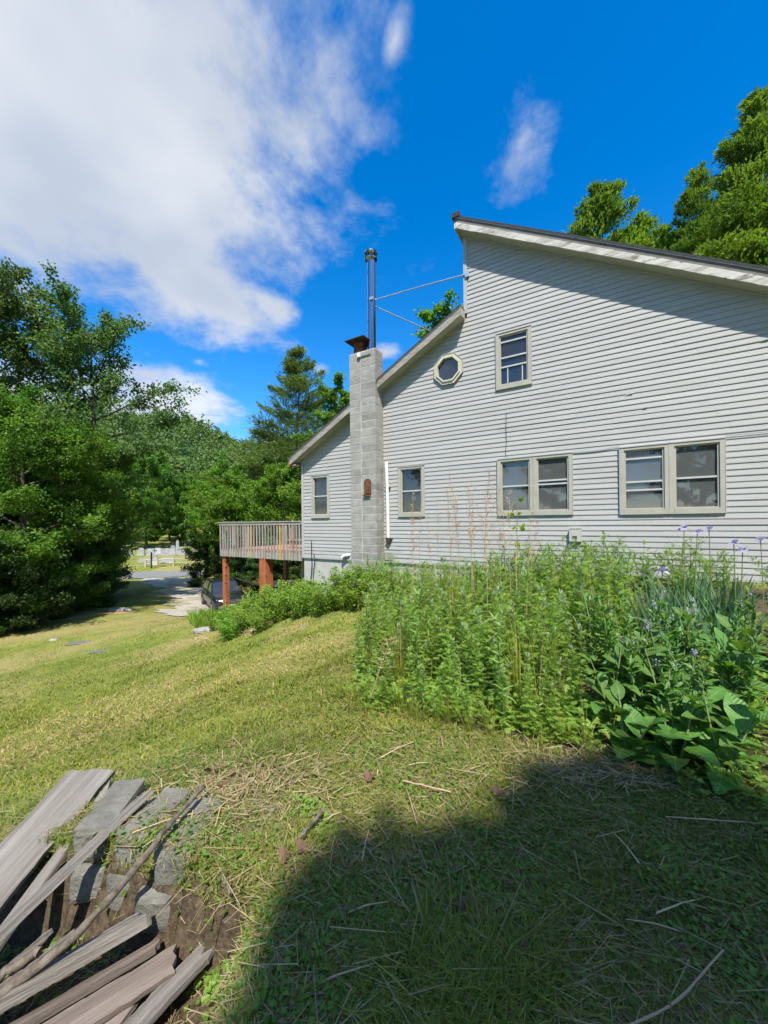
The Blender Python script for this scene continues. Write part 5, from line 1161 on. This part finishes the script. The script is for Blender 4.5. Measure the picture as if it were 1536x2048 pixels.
# ------------------------------------------------------------------ foreground: broken blocks, planks, branches
def worn_block(seed):
    """concrete block 0.39 x 0.19 x 0.19, long side along y, front end at y=0, edges worn and chipped"""
    r = np.random.default_rng(seed); nx_, ny_, nz_ = 6, 9, 6; V = []; ids = {}; F = []
    def vid(i, j, k):
        if (i, j, k) not in ids:
            p = np.array([i / nx_ * 2 - 1, j / ny_ * 2 - 1, k / nz_ * 2 - 1]); ed = np.sort(np.abs(p))[1]
            sh = 1 - .05 * max(0, ed - .72) / .28 - (r.random() < .12) * .05 * (ed > .9)
            q = p * np.array([.095, .195, .095]) * sh + r.normal(0, .0011, 3); ids[(i, j, k)] = len(V); V.append((q[0], q[1] + .195, q[2] - .095))
        return ids[(i, j, k)]
    for a in range(nx_):
        for b in range(nz_):
            for j, fl in ((0, 0), (ny_, 1)):
                f = (vid(a, j, b), vid(a + 1, j, b), vid(a + 1, j, b + 1), vid(a, j, b + 1)); F.append(f[::-1] if fl else f)
        for b in range(ny_):
            for k, fl in ((0, 1), (nz_, 0)):
                f = (vid(a, b, k), vid(a + 1, b, k), vid(a + 1, b + 1, k), vid(a, b + 1, k)); F.append(f[::-1] if fl else f)
    for a in range(ny_):
        for b in range(nz_):
            for i_, fl in ((0, 1), (nx_, 0)):
                f = (vid(i_, a, b), vid(i_, a + 1, b), vid(i_, a + 1, b + 1), vid(i_, a, b + 1)); F.append(f[::-1] if fl else f)
    return MB().add(V, F).mesh('concrete_block', 'oldblock')
HB = [worn_block(q) for q in range(3)]
for q, (x, y, z, rz, rx, lb) in enumerate([
    (-1.60, 2.02, .015, .10, .03, 'upper concrete block under the split board, leftmost of the low wall'), (-1.37, 1.98, .005, -.16, -.02, 'upper concrete block second from the left, half shaded by the board'),
    (-1.09, 1.88, .0, -.05, .02, 'upper concrete block with a sunlit square face right of the branch'), (-.86, 1.90, -.02, -.42, .05, 'upper concrete block at the right end, half buried in soil'),
    (-1.61, 2.0, -.185, .06, 0, 'lower concrete block at the left end of the low wall'), (-1.39, 1.95, -.192, -.12, 0, 'lower concrete block second from the left'),
    (-1.17, 1.86, -.20, .02, 0, 'lower concrete block behind the curved branch'), (-.95, 1.84, -.20, -.20, .04, 'lower concrete block at the right end, in shade')]):
    link('concrete_block', HB[q % 3], None, (x, y, z), (rx, 0, rz), None, lb, 'concrete block', 'blocks of the tumbled low wall')
def plank(a, b, w_, th, roll, mt, label, seed, ragged=.03, split=False, nm='plank'):
    """weathered board from a to b with worn ends and uneven edges, long side along local x"""
    r = random.Random(seed); a = Vector(a); b = Vector(b); d = b - a; L = d.length; n = 22; V = []; F = []
    for q in range(n):
        t = q / (n - 1); x = L * t; e0 = r.gauss(0, w_ * .018); e1 = r.gauss(0, w_ * .018); bow = .006 * math.sin(t * 3.1 + seed)
        endr = ragged * (1 if q in (0, n - 1) else 0)
        for s in range(5):
            y = -w_ / 2 + w_ * s / 4 + (e0 if s == 0 else e1 if s == 4 else 0); xx = x + (r.uniform(-endr, endr) if endr else 0)
            zc = .0008 * math.sin(s * 2.4 + seed) + bow + r.gauss(0, .0008)
            V.append((xx, y, th / 2 + zc)); V.append((xx, y, -th / 2 + zc))
    for q in range(n - 1):
        o, p = 10 * q, 10 * q + 10
        for s in range(4):
            F += [(o + 2 * s, p + 2 * s, p + 2 * s + 2, o + 2 * s + 2), (o + 2 * s + 1, o + 2 * s + 3, p + 2 * s + 3, p + 2 * s + 1)]
        F += [(o, o + 1, p + 1, p), (o + 8, p + 8, p + 9, o + 9)]
    for s in range(4): F += [(2 * s, 2 * s + 2, 2 * s + 3, 2 * s + 1), (10 * n - 10 + 2 * s, 10 * n - 9 + 2 * s, 10 * n - 7 + 2 * s, 10 * n - 8 + 2 * s)]
    me = MB().add(V, F).mesh(nm, mt)
    X = d.normalized(); Z = Vector((0, 0, 1)); Y = Z.cross(X).normalized(); Z = X.cross(Y)
    R = Matrix((X, Y, Z)).transposed().to_4x4() @ Matrix.Rotation(roll, 4, 'X')
    o = link(nm, me, None, label=label, cat='board', group='old boards in the hollow'); o.matrix_world = Matrix.Translation(a) @ R
    return o
PL = [
 ((-2.05, 2.62, -.07), (-2.03, 1.2, -.33), .28, .026, -.12, 'plank', 'widest weathered grey board, lying across the left edge', .02),
 ((-1.84, 2.52, -.10), (-1.80, 1.3, -.38), .07, .03, .2, 'plank', 'narrow dark board tucked under the widest board', .05),
 ((-1.43, 2.20, .045), (-1.86, 1.35, -.24), .048, .034, .3, 'plank', 'split pale board with a pointed end on top of the blocks', .07),
 ((-1.20, 1.80, -.26), (-1.85, 1.44, -.36), .075, .055, .4, 'plank', 'thick weathered half-round rail below the branch', .06),
 ((-1.10, 1.80, -.36), (-1.80, 1.36, -.42), .045, .03, .1, 'plank_flare', 'thin board between the rail and the flare-tinted plank', .02),
 ((-.99, 1.74, -.36), (-1.72, 1.26, -.44), .115, .026, -.1, 'plank_flare', 'broad flare-tinted plank at the bottom of the hollow', .015),
 ((-1.12, 1.72, -.41), (-1.22, 1.40, -.45), .12, .024, .05, 'plank_flare', 'short flare-tinted plank end near the bottom edge', .02),
 ((-.86, 1.77, -.37), (-1.14, 1.42, -.44), .10, .022, .15, 'plank', 'dark plank at the right of the hollow, in shade', .03),
 ((-1.32, 1.62, -.43), (-1.70, 1.42, -.47), .08, .022, -.08, 'plank_flare', 'flare-tinted plank cut off by the bottom edge of the photo', .02),
 ((-1.62, 1.80, -.30), (-1.78, 1.60, -.34), .05, .02, .6, 'plank', 'small upright wood splinter, left of a pair', .03),
 ((-1.52, 1.80, -.31), (-1.72, 1.60, -.36), .03, .02, .3, 'plank', 'small upright wood splinter, right of a pair', .03)]
for q, (a, b, w_, th, roll, mt, lb, rg_) in enumerate(PL): plank(a, b, w_, th, roll, mt, lb, 50 + q, rg_)
def stick(pts, r0, r1, mt, name, label, seed, n=26, cat='branch'):
    r = np.random.default_rng(seed); P = np.array(pts, float); t = np.linspace(0, len(P) - 1, n); i0 = np.minimum(t.astype(int), len(P) - 2); f = (t - i0)[:, None]
    Q = P[i0] * (1 - f) + P[i0 + 1] * f
    for _ in range(2): Q[1:-1] = (Q[:-2] + 2 * Q[1:-1] + Q[2:]) / 4
    Q += r.normal(0, r0 * .22, Q.shape); R = np.linspace(r0, r1, n) * (1 + r.normal(0, .13, n))
    return MB().tube(Q, R, 9, tint=.5).build(name, mt, None, True, label=label, cat=cat)
stick([(-1.10, 2.26, .07), (-1.14, 2.02, .075), (-1.16, 1.86, .06), (-1.27, 1.74, -.06), (-1.42, 1.66, -.2), (-1.62, 1.56, -.3)], .012, .021, 'graybark', 'branch', 'curved bare branch lying over the blocks into the hollow', 1)
stick([(-1.60, 1.72, -.30), (-1.74, 1.62, -.33), (-1.95, 1.55, -.38)], .018, .025, 'graybark', 'branch', 'dark branch stub at the far left of the hollow', 2)
stick([(-.98, 1.95, .0), (-.85, 1.86, -.02), (-.72, 1.72, -.05)], .005, .008, 'graybark', 'twig', 'thin twig sloping off the right-hand block', 3)
stick([(-.46, 1.92, .03), (-.40, 2.02, .04), (-.36, 2.12, .03)], .008, .010, 'graybark', 'twig', 'short thick twig in the grass right of the blocks', 4)
stick([(1.5, 2.02, .05), (1.75, 1.98, .06), (2.0, 1.95, .06)], .003, .004, 'deadstalk', 'fallen_stalk', 'long pale stem lying flat in the shaded grass at right', 5, 12, 'stem')
stick([(.1, 2.35, .03), (.22, 2.28, .05), (.38, 2.22, .05)], .005, .004, 'deadstalk', 'fallen_stalk', 'pale stem where shade meets sun in the middle of the lawn', 6, 12, 'stem')
stick([(.62, 1.16, .03), (.95, 1.24, .05), (1.25, 1.40, .04)], .004, .003, 'deadstalk', 'fallen_stalk', 'long curved stem in the bottom right corner', 7, 14, 'stem')
rl2 = random.Random(21)
for q in range(34):
    x = rl2.uniform(-1.3, 1.6); y = rl2.uniform(1.3, 3.0)
    if x < -.6 and y < 2.0: continue
    a = rl2.uniform(0, 3.14); L = rl2.uniform(.05, .16); z = float(gzw(x, y)) + .03
    o = MB().tube([(x - L * math.cos(a), y - L * math.sin(a), z), (x, y, z + .012), (x + L * math.cos(a), y + L * math.sin(a), z + .005)], [.0035, .003, .002], 5, tint=rl2.random()).build('twig', 'deadstalk', None, label='small dry twig lying in the cut grass', cat='twig', group='twigs in the cut grass')
# brown leaves
def dleaf(seed):
    r = random.Random(seed); mb = MB(); V = [(0, 0, 0)]
    for k in range(11): a = k * 2 * math.pi / 11; rr = .038 * (1 + .35 * math.cos(3 * a + seed)); V.append((rr * math.cos(a), rr * math.sin(a) * .8, .014 * math.sin(2 * a + seed) + r.uniform(-.004, .006)))
    return mb.add(V, [(0, 1 + k, 1 + (k + 1) % 11) for k in range(11)], r.random()).mesh('dead_leaf', 'deadleaf')
DLF = [dleaf(q) for q in range(4)]
for q in range(16):
    x, y = (rl2.gauss(-1.08, .13), rl2.gauss(2.52, .07)) if q < 9 else (rl2.uniform(-.6, 1.4), rl2.uniform(1.3, 2.5))
    link('dead_leaf', DLF[q % 4], None, (x, y, float(gzw(x, y)) + .035), (rl2.uniform(-.5, .5), rl2.uniform(-.5, .5), rl2.uniform(0, 6)), rl2.uniform(.6, 1.1), 'curled brown dead leaf on the ground', 'dead leaf', 'dead leaves on the ground')
# rocks
def rock(name, x, y, s, mt, label, seed, cat='rock', flat=.5, rz=0):
    r = np.random.default_rng(seed); th = np.linspace(0, np.pi, 8); ph = np.linspace(0, 2 * np.pi, 13)[:-1]; V = []; F = []
    for t in th:
        for p in ph:
            k = 1 + .22 * math.sin(2 * p + seed) * math.sin(t) + .12 * math.sin(5 * p + 3 * t + seed) + r.normal(0, .035); V.append((s[0] * k * math.sin(t) * math.cos(p), s[1] * k * math.sin(t) * math.sin(p), s[2] * k * math.cos(t)))
    for a in range(7):
        for b in range(12): F.append((12 * a + b, 12 * a + 12 + b, 12 * a + 12 + (b + 1) % 12, 12 * a + (b + 1) % 12))
    return MB().add(V, F).build(name, mt, None, False, loc=(x, y, float(gzw(x, y)) + s[2] * .3), rot=(0, 0, rz), label=label, cat=cat)
rock('rock', -5.55, 11.6, (.30, .16, .10), 'whiterock', 'pale flat rock at the foot of the daylilies', 1, rz=.3)
rock('rock', -5.95, 11.75, (.10, .07, .05), 'whiterock', 'small pale stone left of the flat rock', 2)
rock('rock', -13.4, 18.9, (.55, .25, .14), 'whiterock', 'white rock on the bank at the edge of the maples', 3, rz=.2)
rock('rock', -15.2, 16.9, (.14, .10, .07), 'whiterock', 'small pale stone at the foot of the leftmost maple', 4)
rock('rock', -12.2, 13.8, (.16, .10, .05), 'whiterock', 'small pale stone in the dry track', 5)
rock('flat_stone', -10.8, 13.25, (.42, .16, .03), 'slate', 'dark flat stone set in the lawn, left of two', 6, 'stone', rz=.35)
rock('flat_stone', -8.75, 11.65, (.36, .14, .03), 'slate', 'dark flat stone set in the lawn, right of two', 7, 'stone', rz=.2)
rock('rock', -.62, 2.42, (.03, .022, .018), 'plank_flare', 'small orange stone on the bare soil by the branch', 8)

# ------------------------------------------------------------------ parked cars
def car(name, label, loc, rz, pm, hatch=False):
    """estate / SUV, front towards -y, origin on the ground"""
    t = thing(name, label, 'car', loc, rz)
    # stations along the length: y, z bottom, z belt, half width
    ST_ = [(-2.25, .42, .70, .62), (-2.18, .30, .84, .80), (-1.95, .25, .96, .88), (-1.3, .25, 1.04, .90), (-.85, .25, 1.07, .90), (0, .24, 1.08, .91), (1.2, .25, 1.09, .91), (1.95, .27, 1.08, .88), (2.2, .34, 1.02, .82), (2.26, .5, .9, .74)]
    V = []; F = []
    for y, zb, zt, hw_ in ST_:
        V += [(-hw_ * .92, y, zb), (-hw_, y, zb + (zt - zb) * .35), (-hw_ * .985, y, zb + (zt - zb) * .8), (-hw_ * .9, y, zt), (hw_ * .9, y, zt), (hw_ * .985, y, zb + (zt - zb) * .8), (hw_, y, zb + (zt - zb) * .35), (hw_ * .92, y, zb)]
    n = len(ST_)
    for k in range(n - 1):
        for s in range(8): F.append((8 * k + s, 8 * k + (s + 1) % 8, 8 * k + 8 + (s + 1) % 8, 8 * k + 8 + s))
    F += [tuple(range(7, -1, -1)), tuple(8 * n - 8 + s for s in range(8))]
    body = MB().add(V, F).build('body', pm, t, True)
    # cabin: y base front, y roof front ...
    V = [(-.80, -.95, 1.05), (.80, -.95, 1.05), (.64, -.20, 1.56), (-.64, -.20, 1.56), (.66, .7, 1.62), (-.66, .7, 1.62), (.62, 1.75, 1.57), (-.62, 1.75, 1.57), (.80, 2.15, 1.05), (-.80, 2.15, 1.05)]
    MB().add(V, [(3, 2, 4, 5), (5, 4, 6, 7)]).build('roof', pm, t)
    def q4(a, b, c, d, nm, mt, off=0): MB().add([a, b, c, d], [(0, 1, 2, 3)]).build(nm, mt, t)
    q4(V[0], V[1], V[2], V[3], 'windshield', 'carglass')
    MB().add([V[0], V[3], V[5], V[7], V[9]], [(0, 1, 2, 3, 4)]).build('side_window', 'carglass', t)
    MB().add([V[1], V[2], V[4], V[6], V[8]], [(4, 3, 2, 1, 0)]).build('side_window', 'carglass', t)
    for sx in (-1, 1):
        MB().tube([(sx * .80, -.95, 1.05), (sx * .645, -.20, 1.565), (sx * .665, .7, 1.625), (sx * .625, 1.75, 1.575), (sx * .80, 2.15, 1.06)], .035, 6).build('roof_pillar', pm, t)
        MB().tube([(sx * .655, .35, 1.60), (sx * .80, .42, 1.06)], .03, 6).build('door_pillar', pm, t)
        MB().tube([(sx * .56, -.05, 1.64), (sx * .57, .7, 1.68), (sx * .55, 1.6, 1.64)], .018, 6).build('roof_rail', 'darkgrey', t)
        for y in (-1.42, 1.38):
            wh = MB().tube([(sx * .72, y, .34), (sx * .93, y, .34)], .345, 22).build('wheel', 'tyre', t)
            MB().tube([(sx * .90, y, .34), (sx * .938, y, .34)], .22, 16).build('rim', 'rim', wh)
            MB().tube([(sx * .70, y, .36), (sx * .917, y, .36)], .40, 22).build('wheel_arch', 'darkgrey', t)
        MB().add([(sx * .48, -2.262, .70), (sx * .80, -2.12, .72), (sx * .84, -1.92, .86), (sx * .78, -2.08, .87), (sx * .50, -2.24, .82)], [(0, 1, 2, 3, 4) if sx > 0 else (4, 3, 2, 1, 0)]).build('headlight', 'lens', t)
        MB().add([(sx * .9, -.75, 1.02), (sx * 1.06, -.75, 1.0), (sx * 1.07, -.72, 1.16), (sx * .93, -.72, 1.17), (sx * .9, -.6, 1.02), (sx * 1.06, -.6, 1.0), (sx * 1.07, -.6, 1.16), (sx * .93, -.6, 1.17)],
                 [(0, 1, 2, 3), (7, 6, 5, 4), (1, 5, 6, 2), (0, 3, 7, 4), (3, 2, 6, 7), (0, 4, 5, 1)]).build('mirror', pm, t)
        MB().box(sx * .62 - .12, sx * .62 + .12, -2.27, -2.2, .42, .52).build('fog_lamp', 'rim', t)
        MB().box(sx * .70 - .1, sx * .70 + .1, 2.2, 2.27, .78, .98).build('tail_light', 'stain', t)
    MB().box(-.44, .44, -2.275, -2.2, .62, .80).build('grille', 'darkgrey', t)
    MB().box(-.42, .42, -2.285, -2.25, .695, .725).build('grille_bar', 'rim', t)
    MB().box(-.7, .7, -2.26, -2.2, .34, .42).build('lower_bumper', 'darkgrey', t)
    MB().box(-.16, .16, -2.29, -2.27, .48, .58).build('plate', 'sash', t)
    if hatch:
        V2 = [(-.62, 1.75, 1.58), (.62, 1.75, 1.58), (.70, 2.75, 1.98), (-.70, 2.75, 1.98), (-.62, 1.75, 1.64), (.62, 1.75, 1.64), (.70, 2.78, 2.04), (-.70, 2.78, 2.04)]
        h = MB().add(V2, [(0, 3, 2, 1), (4, 5, 6, 7), (0, 1, 5, 4), (1, 2, 6, 5), (2, 3, 7, 6), (3, 0, 4, 7)]).build('open_tailgate', pm, t)
        MB().add([(-.5, 1.95, 1.70), (.5, 1.95, 1.70), (.55, 2.5, 1.92), (-.55, 2.5, 1.92)], [(0, 1, 2, 3)]).build('tailgate_glass', 'carglass', h)
        MB().box(-.66, .66, 2.1, 2.14, .5, 1.05).build('cargo_opening', 'darkgrey', t)
    else:
        q4(V[9], V[7], V[6], V[8], 'rear_window', 'carglass')
    return t
car('parked_car', 'black SUV facing the camera beside the outer deck post', (-9.65, 22.4, float(gz(-9.65, 22.4)) + .03), .62, 'carblack')
car('parked_car', 'dark green car with its tailgate raised, behind the second deck post', (-4.55, 19.2, float(gz(-4.55, 19.2)) - .02), 2.2, 'cargreen', True)
bn = thing('bin', 'dark plastic bin standing by the basement corner under the deck', 'bin', (-3.05, 14.9, float(gz(-3.05, 14.9))), .3)
V = []
for z_, s_ in ((0, .20), (.75, .26)): V += [(-s_, -s_, z_), (s_, -s_, z_), (s_, s_, z_), (-s_, s_, z_)]
MB().add(V, [(3, 2, 1, 0)] + [(s, (s + 1) % 4, 4 + (s + 1) % 4, 4 + s) for s in range(4)]).build('bin_body', 'darkgrey', bn)
MB().box(-.29, .29, -.29, .29, .752, .80).build('bin_lid', 'slate', bn)

# ------------------------------------------------------------------ cemetery
def gravestone(x, y, w_, h_, top, label, rz, base=True, th=.16):
    t = thing('gravestone', label, 'gravestone', (x, y, float(gz(x, y)) - .03), rz, 'gravestones in the cemetery')
    b0 = .18 if base else 0
    if top == 'round': pol = [(-w_ / 2, b0), (w_ / 2, b0), (w_ / 2, h_ * .72)] + [(w_ / 2 * math.cos(a), h_ * .72 + h_ * .28 * math.sin(a)) for a in np.linspace(.25, math.pi - .25, 8)] + [(-w_ / 2, h_ * .72)]
    elif top == 'point': pol = [(-w_ / 2, b0), (w_ / 2, b0), (w_ * .36, h_ * .88), (0, h_), (-w_ * .36, h_ * .88)]
    else: pol = [(-w_ / 2, b0), (w_ / 2, b0), (w_ / 2, h_ * .95), (w_ * .44, h_), (-w_ * .44, h_), (-w_ / 2, h_ * .95)]
    MB().prism(pol, -th / 2, th / 2).build('tablet', 'grave', t)
    if base: MB().box(-w_ / 2 - .1, w_ / 2 + .1, -th, th, 0, .178).build('plinth', 'grave', t)
for x, y, w_, h_, tp, lb, rz in [
    (-30.7, 53, 1.1, 1.05, 'round', 'broad round-topped pale gravestone in the middle of the row', .2), (-31.75, 53.2, .85, 1.0, 'flat', 'square pale gravestone left of the broad round one', .1),
    (-29.55, 52.4, .62, 1.0, 'flat', 'narrow grey gravestone in front of the obelisk', .3), (-30.2, 54.8, .5, 2.1, 'point', 'tall obelisk-shaped gravestone above the row', .2), (-31.0, 55, .6, 1.3, 'round', 'grey gravestone behind the broad round one', .2),
    (-28.8, 53, .8, 1.15, 'flat', 'pale wide gravestone right of the obelisk', .3), (-28.1, 53.2, .7, 1.1, 'round', 'round gravestone further right of the obelisk', .3), (-27.4, 52.8, .9, .9, 'flat', 'pale gravestone beside the dark shrubs', .3),
    (-33.0, 53, 1.0, 1.0, 'flat', 'bright square gravestone glimpsed under the maple boughs', .1), (-34.4, 53, .9, 1.1, 'round', 'round gravestone glimpsed through the maple leaves', .1), (-35.8, 52.5, 1.0, .9, 'flat', 'white low gravestone at the left of the cemetery', .1), (-29.5, 48.0, .7, .95, 'flat', 'white gravestone close behind the fence post', .2),
    (-28.5, 44.8, 1.5, .5, 'flat', 'long low white gravestone behind the left end of the fence', .2), (-25.8, 44.6, 1.5, .6, 'flat', 'long low grey gravestone behind the rail fence', .2), (-37.2, 53, .9, 1.0, 'flat', 'pale gravestone far left among the boughs', .1), (-26.6, 53.5, .8, 1.0, 'round', 'round gravestone half hidden by the dark shrubs', .3)]:
    gravestone(x, y, w_, h_, tp, lb, rz)
fc = thing('rail_fence', 'two-rail split wooden fence in front of the cemetery', 'fence', (0, 0, 0))
FX = [(-26.3, 41.3), (-23.6, 42.0), (-20.9, 42.7), (-18.2, 43.4)]
for (x, y) in FX:
    g = float(gz(x, y)); MB().box(x - .07, x + .07, y - .07, y + .07, g - .2, g + .95).build('fence_post', 'railwood', fc)
for (x0, y0), (x1, y1) in zip(FX[:-1], FX[1:]):
    for h_ in (.35, .80):
        a, b = float(gz(x0, y0)) + h_, float(gz(x1, y1)) + h_; MB().tube([(x0, y0 - .02, a), ((x0 + x1) / 2, (y0 + y1) / 2 - .02, (a + b) / 2 - .02), (x1, y1 - .02, b)], [.065, .055, .065], 6).build('rail', 'railwood', fc)
sg = thing('sign_post', 'dark post with small white notices at the left end of the rail fence', 'sign', (-25.1, 40.4, float(gz(-25.1, 40.4))), .1)
MB().box(-.06, .06, -.06, .06, -.1, 1.75).build('post', 'cable', sg); MB().box(.08, .60, -.03, -.01, .35, .85).build('notice', 'sash', sg); MB().box(.3, .85, .2, .22, 1.5, 2.2).build('notice', 'sash', sg); MB().box(.05, .5, .15, .2, 1.9, 1.95).build('arm', 'cable', sg)

# ------------------------------------------------------------------ overhead wires
MB().tube(sag((-30, 12, 5.3), (-5.5, 36, 6.2), .9, 24), .022, 5).build('power_line', 'cable', None, label='lower black overhead cable crossing in front of the trees', cat='cable')
MB().tube(sag((-60, 22, 13.2), (-14, 68, 20.5), .8, 24), .020, 5).build('power_line', 'wire_grey', None, label='thin upper overhead wire crossing the low cloud', cat='cable')
